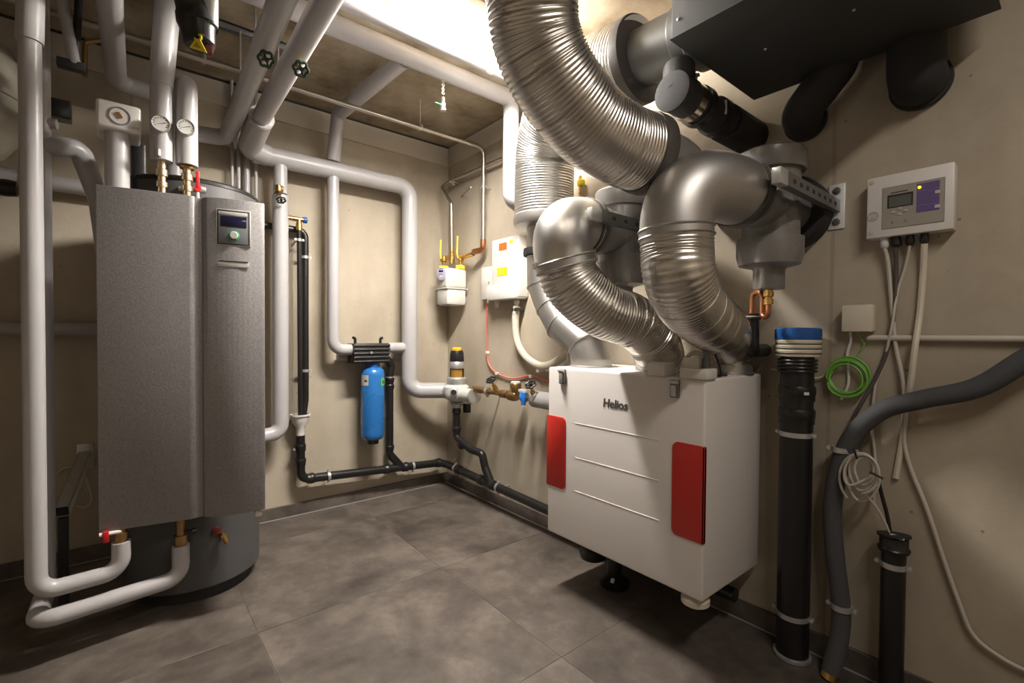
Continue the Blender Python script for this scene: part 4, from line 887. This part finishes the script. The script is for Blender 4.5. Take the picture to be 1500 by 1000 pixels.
for px in (481, 604): q = onrun(px); clamp(t, q, X_, rd, (q.x, 0, q.z))
for (px, py) in ((668, 680), (730, 707)): q = onrunR(py, px); clamp(t, q, Y_, rd, (0, q.y, q.z))
clamp(t, V((xd, YD, g(440, 657).z)), Z_, rd, (xd, 0, g(440, 657).z))
tb = onrun(588); MB().tube([tb, V((onrun(571).x, YD, tb.z+.10))], rd, 18).build('branch', M_BLK, t)
rj = onrunR(703, 720); rs = at(711, 690, X=-.09)
MB().tube([rj, V((-.09, rs.y, rs.z+.02))], rd, 18).build('branch', M_BLK, t)
t2_ = thing('drain_funnel', 'white drain funnel cup under the two thin black pipes', 'funnel', (xd, YD, zfun-.1))
zft = g(440, 606).z; zfb = g(440, 638).z
MB().lathe([(.024, 0), (.024, .05), (.045, (zft-zfb)*.62), (.05, (zft-zfb)*.9), (.056, (zft-zfb)*.92), (.056, zft-zfb), (.05, zft-zfb), (.044, (zft-zfb)*.66), (.018, .06)], (xd, YD, zfb), Z_, 26).build('cup', M_WPL, t2_)
# two thin black pipes
xa_ = g(437, 450).x; xb_ = g(449, 450).x
YT = -.092
t = thing('overflow_pipe', 'thin black pipe from the brass tee down to the white funnel', 'pipe', (xa_, YD, zft))
MB().tube([V((xa_, YT, g(437, 330).z)), V((xa_+.006, YT, zft-.06))], .013, 14).build('pipe', M_BLK, t)
zc = g(437, 352).z; clamp(t, V((xa_, YT, zc)), Z_, .013, (xa_, 0, zc))
zt_ = g(437, 322).z
MB().lathe([(.017, -.065), (.017, -.03), (.014, -.02), (.014, 0)], V((xa_, YT, zt_)), Z_, 14).tube([V((xa_-.09, YT+.0, zt_)), V((xa_+.022, YT, zt_))], .013, 14).build('brass_tee', M_BRASS, t)
MB().lathe([(.014, 0), (.018, .002), (.018, .02), (.012, .024)], V((xa_+.022, YT, zt_)), X_, 14).build('blue_cap', M_BLUED, t)
t = thing('overflow_pipe', 'thicker black pipe bending out from behind the heat pump, right of the thin one', 'pipe', (xb_, YD, zft))
zo = g(449, 337).z; YK = -.05
MB().tube(fillet([V((xa_-.30, YK, zo)), V((xb_, YK, zo)), V((xb_, YK, g(445, 585).z)), V((xd+.02, YD+.02, g(445, 612).z))], .045), .0195, 16).build('pipe', M_BLK, t)
for py in (376, 543): z = g(449, py).z; clamp(t, V((xb_, YK, z)), Z_, .0198, (xb_, 0, z))
# downpipe right of the blue cartridge
xq = at(571, 600, Y=YD).x; zq0 = at(571, 535, Y=YD).z
t = thing('drain_pipe', 'black waste pipe dropping beside the blue cartridge into the low drain', 'pipe', (xq, YD, tb.z+.08))
MB().tube(fillet([V((xq-.03, YD-.01, zq0+.05)), V((xq+.012, YD, zq0-.0)), V((xq, YD, zq0-.07)), V((xq, YD, tb.z+.10))], .03), .024, 18).build('pipe', M_BLK, t)
for py in (556, 566, 655): socket(t, V((xq, YD, at(571, py, Y=YD).z)), Z_, .024, .03)
MB().band(V((xq, YD, at(571, 552, Y=YD).z)), Z_, .028, .006).build('zinc_band', M_ZINC, t)
# filter drain on the right wall
t = thing('drain_pipe', 'black S-shaped drain below the water filter in the corner', 'pipe', (rs.x, rs.y, rs.z))
k0 = ph(598); sd = lambda px, py, X: at(px, py, X=X)
fp = [k0, V((k0.x, k0.y, at(669, 640, X=-.13).z)), at(690, 658, X=-.115), at(706, 664, X=-.10), V((-.09, rs.y, rs.z+.02))]
MB().tube(fillet(fp, .03), rd*.95, 18).build('pipe', M_BLK, t)
for (px, py) in ((668.5, 628),): socket(t, V((k0.x, k0.y, at(px, py, X=-.13).z)), Z_, rd*.95, .035)
socket(t, at(676, 651, X=-.122), (fp[2]-fp[1]), rd*.95, .03)
MB().lathe([(.026, 0), (.03, .004), (.03, .03), (.024, .034)], k0-Z_*.0, -Z_, 18).build('top_socket', M_BLK, t)

# ================================================================ HEAT PUMP (tank with front panels)
PL, PM, PR = V((-1.935, -.829, 0)), V((-1.645, -.889, 0)), V((-1.427, -.943, 0))
Z0, Z1 = .393, 1.613
TC = V((-1.62, -.505, 0)); TR = .252
t = thing('heat_pump', 'tall silver-grey heat pump cabinet with a display, standing round-footed on the floor', 'heat pump', (TC.x, TC.y, 0))
MB().lathe([(TR-.03, 0), (TR-.03, .05)], (TC.x, TC.y, 0), Z_, 48).build('plinth', M_DARK, t)
MB().lathe([(TR-.008, .05), (TR, .058), (TR, 1.698), (TR-.02, 1.70)], (TC.x, TC.y, 0), Z_, 64).build('tank', M_TANK, t)
MB().lathe([(TR-.004, 1.695), (TR+.002, 1.70), (TR+.002, 1.712), (TR-.01, 1.72), (.05, 1.722)], (TC.x, TC.y, 0), Z_, 64).build('top_cover', M_BLK, t)
ul = (PM-PL).normalized(); nl = V((ul.y, -ul.x, 0)); nl = nl if nl.y < 0 else -nl
def panel(name, poly, parent=t, m=M_HPG): return MB().prism([V((p.x, p.y, Z0)) for p in poly], (0, 0, Z1-Z0), .004).build(name, m, parent)
g0 = PM-ul*.004
lp_ = [PL, g0-ul*.02, g0-ul*.006-nl*.004, g0-nl*.02, g0-nl*.085, PL-nl*.085]
panel('left_panel', lp_)
ur = (PR-PM).normalized(); nr = V((ur.y, -ur.x, 0)); nr = nr if nr.y < 0 else -nr
Lr = (PR-PM).length; arc = []
for i in range(13):
    f = i/12; s_ = math.sin(PI*f)*.018
    arc.append(PM+ur*(.012+f*(Lr-.012))+nr*s_)
arc[0] = arc[0]-nr*.006+ur*.002; arc = [PM+ur*.012-nr*.03]+arc
rp_ = arc+[PR-nr*.03-ur*.004, PR-nr*.09-ur*.02, PM-nr*.085+ur*.012]
rpan = panel('right_panel', rp_)
MB().box((-.02, -.06, Z0+.002), (.02, .0, Z1-.004), org=V((PM.x+.004, PM.y+.068, 0))).build('joint_strip', M_HPG, t)
def hpf(u, z, du, dz, name, m, d0=.002, dep=.006, parent=rpan, bev=.001):   # flat field on the right panel (u along it)
    o = PM+ur*u+nr*(.018*math.sin(PI*min(1, max(0, (u+du/2-.012)/(Lr-.012))))+d0)
    return MB().prism([o+V((0, 0, z)), o+ur*du+V((0, 0, z)), o+ur*du+V((0, 0, z+dz)), o+V((0, 0, z+dz))], -nr*dep, bev).build(name, m, parent)
def hpu(px, py):
    # intersection of the photo ray with the right panel's plane
    r_ = at(px, py, D=1)-CAM; o = PM+nr*.016; tt = ((o-CAM).dot(nr))/r_.dot(nr); p = CAM+r_*tt; return (p-PM).dot(ur), p.z
ua, za = hpu(318, 306); ub, zb = hpu(366, 361)
zc_ = (za+hpu(366, 311)[1])/2; zd_ = (zb+hpu(318, 357)[1])/2
hpf(ua-.003, zd_-.003, ub-ua+.006, zc_-zd_+.006, 'display_frame', M_STK, .0008, .008)
hpf(ua, zd_, ub-ua, zc_-zd_, 'display_recess', M_DARK, .0015, .006)
dw, dh = ub-ua, zc_-zd_
hpf(ua+.004, zd_+.004, dw-.010, dh-.012, 'display_plate', M_DISP, .0022, .004)
hpf(ua+.004, zd_+dh*.84, dw-.012, dh*.11, 'display_top_edge', M_STK, .0032, .004)
hpf(ua+dw*.10, zd_+dh*.52, dw*.80, dh*.30, 'screen', M_NAVY, .0035, .003)
uk, zk_ = hpu(343, 345.5); okn = PM+ur*uk+nr*.021+V((0, 0, zk_))
MB().ring(okn, nr, .0165, .0022, 28, 8).build('green_ring', M_GRN, rpan)
MB().lathe([(.0145, 0), (.0145, .008), (.012, .011)], okn, nr, 24).build('dial_knob', M_STK, rpan)
ua, za = hpu(319, 380); ub, zb = hpu(365, 392)
hpf(ua, zb-.002, ub-ua, .024, 'badge_recess', M_STK, .0015, .004); hpf(ua+.003, zb+.018, ub-ua-.006, .004, 'badge_shadow_lip', M_DARK, .003, .004)
# valves below the panel
q = at(342, 793, D=(TC-CAM).dot(FW)-.22)
dn = (V((q.x, q.y, 0))-TC).normalized(); q = V((TC.x, TC.y, 0))+dn*TR+V((0, 0, q.z))
MB().cyl(q, q+dn*.03, .011, seg=12).cyl(q+dn*.022, q+dn*.03+V((.012, 0, -.03)), .009, seg=10).build('drain_cock', M_BRASS, t)
MB().lathe([(.016, 0), (.018, .004), (.018, .014), (.012, .018)], q+V((-.018, 0, .02))-dn*.005, dn, 12).build('cock_handle', mat('dark_red_plastic', (.12, .01, .01, 1), .4), t)
q = V((PR.x-.02, PR.y+.05, Z0-.0)); MB().cyl(q+Z_*.02, q-Z_*.02, .012, seg=12).box(q+V((-.012, -.03, -.03)), q+V((.012, -.01, -.006)), .003).build('relief_valve', M_WPL, t)
qt = at(290, 270, D=1.9)
tv = thing('ball_valve', 'small steel ball valve with a red lever on top of the heat pump', 'valve', (qt.x, -.79, Z1))
qv = at(289, 277, Y=-.79); MB().cyl(V((-1.69, -.745, qv.z)), qv+V((.02, 0, 0)), .009, seg=10).lathe([(.013, -.012), (.015, 0), (.013, .012)], qv+V((.016, 0, 0)), X_, 12).cyl(qv, V((qv.x, qv.y, Z1-.05)), .008).build('body', M_ZINC, tv)
MB().box(qv+V((-.006, -.022, .0)), qv+V((.006, -.012, .065)), .002).lathe([(.012, 0), (.012, .012)], qv+V((0, -.008, 0)), -Y_, 12).build('lever', M_REDH, tv)

# pipes rising from the heat pump
YH = -.822
def gauge(parent, c, r):
    d = (CAM-c); d.z = 0; d.normalize()
    gm = MB().lathe([(r, -.01), (r, .008), (r*.93, .011), (r*.88, .008)], c, d, 28).build('gauge_rim', M_ZINC, parent)
    MB().lathe([(r*.89, 0), (r*.89, .001)], c+d*.0075, d, 28).build('gauge_dial', M_GAUGE, gm)
    s_ = V((d.y, -d.x, 0)); mb = MB()
    mb.prism([c+d*.0095-s_*r*.5+Z_*r*.10, c+d*.0095-s_*r*.5+Z_*r*.18, c+d*.0095+s_*r*.55-Z_*r*.22], d*.001)
    for kk in range(11):
        a = math.radians(-30+240*kk/10); n_ = s_*math.cos(a)+Z_*math.sin(a); w_ = s_*(-math.sin(a))+Z_*math.cos(a)
        mb.prism([c+d*.009+n_*r*.62-w_*r*.03, c+d*.009+n_*r*.62+w_*r*.03, c+d*.009+n_*r*.78+w_*r*.03, c+d*.009+n_*r*.78-w_*r*.03], d*.0008)
    mb.build('needle_and_scale', M_INK, gm)
hz = lambda px, py: at(px, py, Y=YH)
t = thing('gauge_pipe', 'white pipe with a round thermometer, the left of two, rising to the ceiling', 'pipe', V((hz(237, 270).x, YH, Z1-.02)))
pb, pt_ = hz(237, 236), hz(237, 118)
MB().tube([V((pb.x, YH, pb.z)), V((pb.x, YH, pt_.z)), ], .0355, 24).build('lower_sleeve', M_WPVC, t)
MB().tube([V((pb.x, YH, pt_.z-.02)), hz(246, 0)+V((0, -.02, 0)), hz(248, -40)+V((0, -.025, 0))], [.038, .040, .041], 24).build('upper_sleeve', M_WPVC, t)
MB().lathe([(.013, 0), (.013, .02), (.018, .022), (.018, .04), (.013, .042), (.013, .06), (.019, .062), (.019, .085), (.014, .09), (.014, .13)], V((pb.x, YH, pb.z-.118)), Z_, 14).build('brass_fitting', M_PBRASS, t)
gauge(t, hz(238.5, 188)+V((-.008, -.040, 0)), .029)
q = hz(231, 228)+V((0, -.04, 0)); MB().cyl(q-Z_*.012, q+Z_*.012, .008, seg=10).build('bleed_screw', M_ZINC, t)
t = thing('gauge_pipe', 'white pipe with a round thermometer and a rounded top, the right of two', 'pipe', V((hz(273, 276).x, YH, Z1-.02)))
pb = hz(274, 243); pt_ = hz(273, 124)
MB().tube(fillet([V((pb.x, YH, pb.z)), V((pb.x, YH, pt_.z+.01)), V((pb.x, -.26, pt_.z+.012))], .045), .036, 24).build('sleeve', M_WPVC, t)
MB().lathe([(.013, 0), (.013, .02), (.018, .022), (.018, .04), (.013, .042), (.013, .06), (.019, .062), (.019, .085), (.014, .09), (.014, .13)], V((pb.x, YH, pb.z-.118)), Z_, 14).build('brass_fitting', M_PBRASS, t)
MB().lathe([(.024, 0), (.027, .006), (.018, .012)], V((pb.x, YH, pb.z-.012)), Z_, 16).build('end_ring', M_BRASS, t)
gauge(t, hz(274.5, 193)+V((-.008, -.041, 0)), .029)
# box gauge on its post
Yb = -.79
t = thing('box_gauge', 'square white insulated housing with a round gauge, on a white post above the heat pump', 'gauge', (at(172, 260, Y=Yb).x, Yb, Z1-.05))
pa, pc = at(172, 270, Y=Yb), at(172, 205, Y=Yb)
MB().cyl(V((pa.x, Yb, Z1)), V((pa.x, Yb, pc.z+.03)), .036, seg=24).build('post', M_WPVC, t)
a, c = at(140, 142, Y=Yb-.04), at(207, 207, Y=Yb-.04)
cz0_, cz1_ = at(140, 184, Y=Yb-.04).z, at(140, 143, Y=Yb-.04).z
hb = MB().box((a.x, Yb-.05, cz0_), (c.x, Yb+.11, cz1_), .010, seg=3).build('housing', M_WPL, t)
gq = V((at(175, 172, Y=Yb-.05).x, Yb-.05, (cz0_+cz1_)/2))
MB().lathe([(.031, -.002), (.031, .003), (.0275, .003), (.026, 0)], gq, -Y_, 28).build('gauge_rim', M_DISP, hb)
MB().lathe([(.027, 0), (.027, .001)], gq, -Y_, 28).build('gauge_dial', M_WPL, hb)
MB().prism([gq+V((-.012, -.004, .010)), gq+V((0, -.004, .012)), gq+V((.010, -.004, -.004)), gq+V((.004, -.004, -.010))], (0, -.002, 0)).build('needle', M_COPPER, hb)
MB().box((gq.x+.025, Yb-.0515, cz0_+.014), (gq.x+.055, Yb-.0495, cz0_+.022)).build('print', M_CABG, hb)
MB().box((at(192, 240, Y=-.62).x, -.66, 1.60), (at(214, 240, Y=-.62).x, -.56, at(200, 212, Y=-.62).z), .01).build('black_pump_head', M_BLK, t)

# pipes under the panel
q1 = at(178, 835, Z=.24); q1b = at(56, 868, Z=.24)
r1 = .028
t = thing('white_pipe', 'front white pipe from the heat pump foot, rising to the ceiling at the left edge', 'pipe', (q1b.x, q1b.y, .198))
up1 = at(45, 500, D=(V((q1b.x, q1b.y, 1))-CAM).dot(FW)); X1, Y1 = q1b.x-.004, q1b.y
MB().tube(fillet([V((q1.x, q1.y, .345)), V((q1.x, q1.y, .24)), V((X1, Y1, .24)), V((X1, Y1, 2.05))], .055), r1, 24).build('pipe', M_WPVC, t)
MB().cyl(V((X1, Y1, 2.03)), V((X1+.01, Y1+.01, H)), .034, seg=26).build('upper_sleeve', M_WPVC, t)
MB().lathe([(.016, 0), (.016, .015), (.021, .017), (.021, .045), (.015, .047), (.015, .07)], V((q1.x, q1.y, .335)), Z_, 12).build('brass_valve', M_BRONZE, t)
MB().box((q1.x-.05, q1.y-.03, .36), (q1.x-.033, q1.y-.012, .40), .003).build('red_lever', M_REDH, t); MB().cyl((q1.x-.06, q1.y-.02, .39), (q1.x, q1.y-.01, .385), .007, seg=8).build('spindle', M_WPL, t)
q2_ = at(265, 845, Z=.15); q2b = at(52, 912, Z=.15)
X2, Y2 = at(62, 600, D=1.76).x+.004, at(62, 600, D=1.76).y
t = thing('white_pipe', 'lowest white pipe from the heat pump foot, rising behind the front white pipe', 'pipe', (q2b.x, q2b.y, .11))
MB().tube(fillet([V((q2_.x, q2_.y, at(265, 798, Y=q2_.y).z)), V((q2_.x, q2_.y, .15)), V((q2b.x, q2b.y, .15)), V((X2, Y2, .13)), V((X2, Y2, H))], .05), .029, 24).build('pipe', M_WPVC, t)
zz = at(265, 798, Y=q2_.y).z
MB().lathe([(.016, 0), (.016, .015), (.022, .017), (.022, .05), (.015, .052), (.015, .12)], V((q2_.x, q2_.y, zz-.01)), Z_, 12).build('brass_valve', M_BRONZE, t)
MB().cyl((q2_.x, q2_.y-.0, zz+.045), (q2_.x+.045, q2_.y-.012, zz+.05), .008, seg=8).lathe([(.013, 0), (.013, .014)], (q2_.x+.036, q2_.y-.01, zz+.048), X_, 10).build('black_handle', M_BLK, t)
# branch from the vertical pipe to behind the gauge
ba = at(72, 214, D=(V((X2, Y2, 1.9))-CAM).dot(FW)-.0); bz_ = ba.z
t = thing('grey_pipe', 'dim white branch pipe bending down behind the heat pump, left of the box gauge', 'pipe', (X2+.3, Y2+.1, 1.5))
MB().tube(fillet([V((X2, Y2, bz_)), at(116, 216, Y=Y2+.04), at(146, 295, Y=Y2+.12), at(158, 380, Y=Y2+.12)], .045), .036, 22).build('pipe', M_WPVC, t)
MB().cyl(V((X2+.0, Y2, bz_+.09)), V((X2+.045, Y2-.01, bz_+.09)), .018, seg=16).build('tee_collar', M_WPVC, t)
q = at(86, 160, Y=Y2+.05); MB().box(q+V((-.035, -.02, -.035)), q+V((.035, .05, .035)), .006).build('black_actuator', M_BLK, t)
zr = at(105, 482, Y=-.06).z
t = thing('grey_pipe', 'lower horizontal pale pipe on the back wall left of the heat pump', 'pipe', (-2, -.06, zr-.04))
MB().cyl((-2.45, -.06, zr), (-1.55, -.06, zr), .028, seg=20).build('pipe', M_WPVC, t); clamp(t, (-2.2, -.06, zr), X_, .0285, (-2.2, 0, zr)); clamp(t, (-1.65, -.06, zr), X_, .0285, (-1.65, 0, zr))
zr = at(100, 272, Y=-.06).z
t = thing('grey_pipe', 'upper horizontal pale pipe on the dim wall below the box gauge level', 'pipe', (-2, -.06, zr-.05))
MB().cyl((-2.5, -.06, zr), (-1.75, -.06, zr), .034, seg=20).build('pipe', M_WPVC, t); clamp(t, (-2.2, -.06, zr), X_, .0345, (-2.2, 0, zr)); clamp(t, (-1.8, -.06, zr), X_, .0345, (-1.8, 0, zr))
# expansion vessel at the left edge
ev = V((-2.40, -.30, 2.0))
t = thing('expansion_vessel', 'pale round expansion vessel cut by the left edge of the picture', 'vessel', (ev.x, ev.y, ev.z-.34))
MB().lathe([(.03, -.26), (.11, -.25), (.18, -.21), (.225, -.14), (.24, -.06), (.24, .08), (.225, .15), (.18, .22), (.11, .255), (.03, .265)], ev, Z_, 40).build('vessel', M_EXP, t)
MB().lathe([(.24, -.012), (.247, -.01), (.247, .01), (.24, .012)], ev, Z_, 40).build('rim', M_EXP, t)
MB().box((ev.x-.12, -.06, ev.z-.02), (ev.x+.12, 0, ev.z+.02), .003).build('wall_strap', M_ZINC, t)
qv = at(10, 262, D=(ev-CAM).dot(FW)); MB().cyl(V((ev.x, ev.y, ev.z-.24)), V((ev.x, ev.y, qv.z)), .018, seg=12).tube([V((ev.x, ev.y, qv.z)), V((ev.x+.25, ev.y, qv.z))], .016, 12).build('connection', M_BRONZE, t)
qv = V((at(10, 262, Y=ev.y).x, ev.y-.02, qv.z)); MB().lathe([(.03, -.03), (.034, 0), (.03, .03)], qv, X_, 14).build('cap_valve', M_BLK, t)
# steel wall bracket with channel, loose cable
a, c = at(125, 668, Y=-.01), at(90, 757, X=at(125, 668, Y=-.01).x-.012)
t = thing('channel_bracket', 'zinc-plated steel channel bracket sticking out from the wall left of the heat pump', 'bracket', (a.x, 0, a.z-.05))
xq_ = a.x; ye = -.42; zb_k = at(92, 752, Y=ye).z; xe = at(92, 752, Y=ye).x
d_ = (V((xe, ye, zb_k))-V((a.x, -.004, a.z-.01))); n_ = d_.normalized(); sd_ = n_.cross(Z_).normalized(); up_ = sd_.cross(n_)
def chan(o, L, w_, h_, nm, m):
    mb = MB()
    for (y0_, y1_, z0_, z1_) in ((-w_/2, w_/2, h_-.003, h_), (-w_/2, -w_/2+.003, 0, h_), (w_/2-.003, w_/2, 0, h_)):
        mb.prism([o+sd_*y0_+up_*z0_, o+sd_*y1_+up_*z0_, o+sd_*y1_+up_*z1_, o+sd_*y0_+up_*z1_], n_*L)
    return mb.build(nm, m, t)
o0 = V((a.x, -.004, a.z-.02)); chan(o0, d_.length, .045, .045, 'channel', M_ZINC)
MB().prism([o0+sd_*-.02, o0+sd_*.02, o0+sd_*.02+up_*.042, o0-sd_*.02+up_*.042], n_*(d_.length-.004)).build('channel_shade', M_DARK, t)  # dark fill stands in for the shade inside the open channel
MB().box((a.x-.03, -.006, a.z-.06), (a.x+.03, 0, a.z+.06), .002).build('wall_plate', M_ZINC, t)
ep = V((xe, ye, 0)); MB().box((xe-.016, ye-.004, 0), (xe+.016, ye+.03, zb_k-.02), .003).build('support_post', M_DARK, t)
cable('cable', 'loose thin pale cable arching on the wall behind the steel bracket', [at(82, 695, Y=-.03), at(92, 686, Y=-.03), at(106, 684, Y=-.03), at(122, 692, Y=-.02), at(130, 712, Y=-.02), at(134, 732, Y=-.02), at(125, 742, Y=-.02), at(112, 740, Y=-.02)], .004, M_CABG)
# dark hangers and the black capped valve near the ceiling
q = at(110, 96, Y=-.60)
t = thing('pipe_hanger', 'dark V-shaped hanger under the ceiling at upper left', 'hanger', q)
MB().tube([q, at(88, -10, Y=-.7)], .018, 12).build('strap', M_GPVC, t); MB().tube([q, at(116, -10, Y=-.65)], .012, 12).build('strap', M_DARK, t)
MB().box(q+V((-.05, -.02, -.02)), q+V((.03, .02, .012)), .004).build('foot', M_DARK, t)
MB().cyl(V((at(88, -10, Y=-.7).x, -.7, at(88, -10, Y=-.7).z-.01)), V((at(88, -10, Y=-.7).x, -.7, H)), .016, seg=10).build('rod', M_DARK, t)
q = at(124, 62, Y=-.25)
pipe('steel_pipe', 'small shiny steel pipe with an elbow beside the dark hanger', [at(124, 112, Y=-.25), q, at(165, 56, Y=-.25)], .010, M_BRONZE, .02)
q = at(292, 62, D=1.28); q0 = at(284, 4, D=1.28)
t = thing('capped_valve', 'black insulated pipe end with a glossy cap, above the yellow tag', 'valve', q)
MB().tube(fillet([V((q0.x-.05, q0.y+.02, H)), V((q0.x-.05, q0.y+.02, q0.z+.09)), q0+V((-.02, 0, .07)), q0, q+Z_*.04], .05), .045, 24).build('pipe', M_RUB, t)
MB().lathe([(.03, -.012), (.037, -.006), (.041, .03), (.047, .05), (.047, .07)], q, (q0-q), 24).build('end_cap', M_BLK, t)
MB().tube([q0+V((.03, -.02, .10)), q0.lerp(q, .55)+V((.022, -.014, 0))], .026, 18).build('steel_tube', M_ZINC, t)
MB().box(q+V((.012, -.02, -.03)), q+V((.03, .0, .03)), .004).build('red_lever', mat('dark_red_lever', (.10, .008, .01, 1), .4), t)
MB().cyl(q0+V((-.02, 0, .05)), V((q0.x-.02, q0.y, H)), .008, seg=10).build('hanger_rod', M_ZINC, t)
# yellow tag: triangle with a small ring on top
tq = at(290, 52, D=1.25); r_, u_ = RT, Z_
t = thing('warning_tag', 'yellow triangular tag hanging from the black capped valve', 'tag', tq-Z_*.05)
def pt(x, y): return tq+V((RT.x, RT.y, 0))*x*.0018-Z_*y*.0018
MB().prism([pt(-3, 6), pt(3, 5), pt(14, 26), pt(-12, 18)], -FW*.003, .0008).build('triangle', M_YEL, t)
mb = MB().ring(pt(0, 3), FW, .008, .003, 18, 8); mb.box(pt(-7, -4)-V((.003, .003, .004)), pt(-4, 0)+V((.003, .003, .004)), .001).box(pt(5, -3)-V((.003, .003, .004)), pt(8, 1)+V((.003, .003, .004)), .001).build('clip', M_YEL, t)
MB().cyl(pt(0, -6), pt(0, -30), .0015, seg=6).build('string', M_BLK, t)
MB().prism([pt(-1, 10)-FW*.0035, pt(6, 20)-FW*.0035, pt(-6, 17)-FW*.0035], -FW*.0005).build('print', mat('dark_yellow_print', (.42, .30, .01, 1), .6), t)
# hanging drain tap with chain
q = at(649, 128, Y=-1.0); zt_ = at(649, 128, Y=-1.0).z
t = thing('drain_tap', 'small nickel drain tap with a green handle hanging on a chain below a white pipe', 'valve', at(649, 160, Y=-1.0))
n = 9; top_ = V((at(649, 110, Y=yc1).x, yc1, 2.365)); bot = at(649, 138, Y=yc1)
for k in range(n):
    p = top_.lerp(bot, (k+.5)/n); MB().ring(p, X_ if k % 2 else Y_, .006, .0018, 12, 6).build('chain_link', M_ZINC, t)
b2 = at(649, 160, Y=yc1)
MB().lathe([(.006, .06), (.010, .055), (.010, .035), (.014, .03), (.014, .012), (.010, .010), (.016, .004), (.016, -.008)], b2, Z_, 14).build('body', M_STEEL, t)
MB().box(at(637, 149, Y=yc1)+V((0, -.006, -.006)), at(645, 154, Y=yc1)+V((.006, .006, .006)), .003).build('handle', M_GRN, t)
q = at(718, 98, D=(V((-.58, -1.19, 2.39))-CAM).dot(FW)-.07)
t = thing('vent_valve', 'white valve with a green lever on the overexposed ceiling pipe beside the ribbed duct', 'valve', q)
MB().lathe([(.012, -.03), (.018, -.026), (.018, .01), (.014, .02), (.014, .08)], q, V((.1, .3, 1)), 14).build('body', M_WPL, t)
MB().box((-.006, -.004, -.012), (.05, .004, .002), .002, rot=M.Rotation(.5, 3, 'Y') @ M.Rotation(2.4, 3, 'Z'), org=q+V((0, -.02, .012))).build('lever', M_GRN, t)
# yellow topped valve behind the jacket duct
q = at(851, 300, X=-.03)
t = thing('brass_valve', 'small brass valve with yellow caps on the wall behind the bright jacket duct', 'valve', q)
MB().tube([at(850, 305, X=-.03), at(850, 258, X=-.03)], .008, 10).build('stem', M_BRASS, t)
MB().lathe([(.018, 0), (.02, .004), (.02, .026), (.014, .03)], at(851, 272, X=-.03), Z_, 14).build('yellow_cap', M_YEL, t)
MB().cyl(at(851, 290, X=-.03), at(851, 290, X=0), .01, seg=10).box(at(862, 302, X=-.03)-V((.015, .015, .008)), at(862, 302, X=-.03)+V((.03, .015, .008)), .003).build('base', M_BRASS, t)
q = at(760, 235, X=-.02)
t = thing('mounting_strip', 'slim vertical perforated steel strip on the wall behind the bright jacket duct', 'rail', (-.02, q.y, at(760, 285, X=-.02).z))
za, zb = at(760, 180, X=-.02).z, at(760, 285, X=-.02).z; mb = MB()
for dy in (-.02, .013): mb.box((-.03, q.y+dy, zb), (0, q.y+dy+.007, za))
for k in range(9): mb.box((-.03, q.y-.02, zb+(za-zb)*k/8-.012), (-.027, q.y+.02, zb+(za-zb)*k/8+.012))
mb.build('strip', M_ZINC, t)
tag(MB().tube(spline([at(700, 82, D=2.25), at(703, 66, D=2.2), at(712, 56, D=2.15), at(725, 52, D=2.15), at(735, 40, D=2.15)], 8), .006, 8).build('cable', M_WPL), 'short white cable arching off the overexposed ceiling pipe behind the big ribbed duct', 'cable')
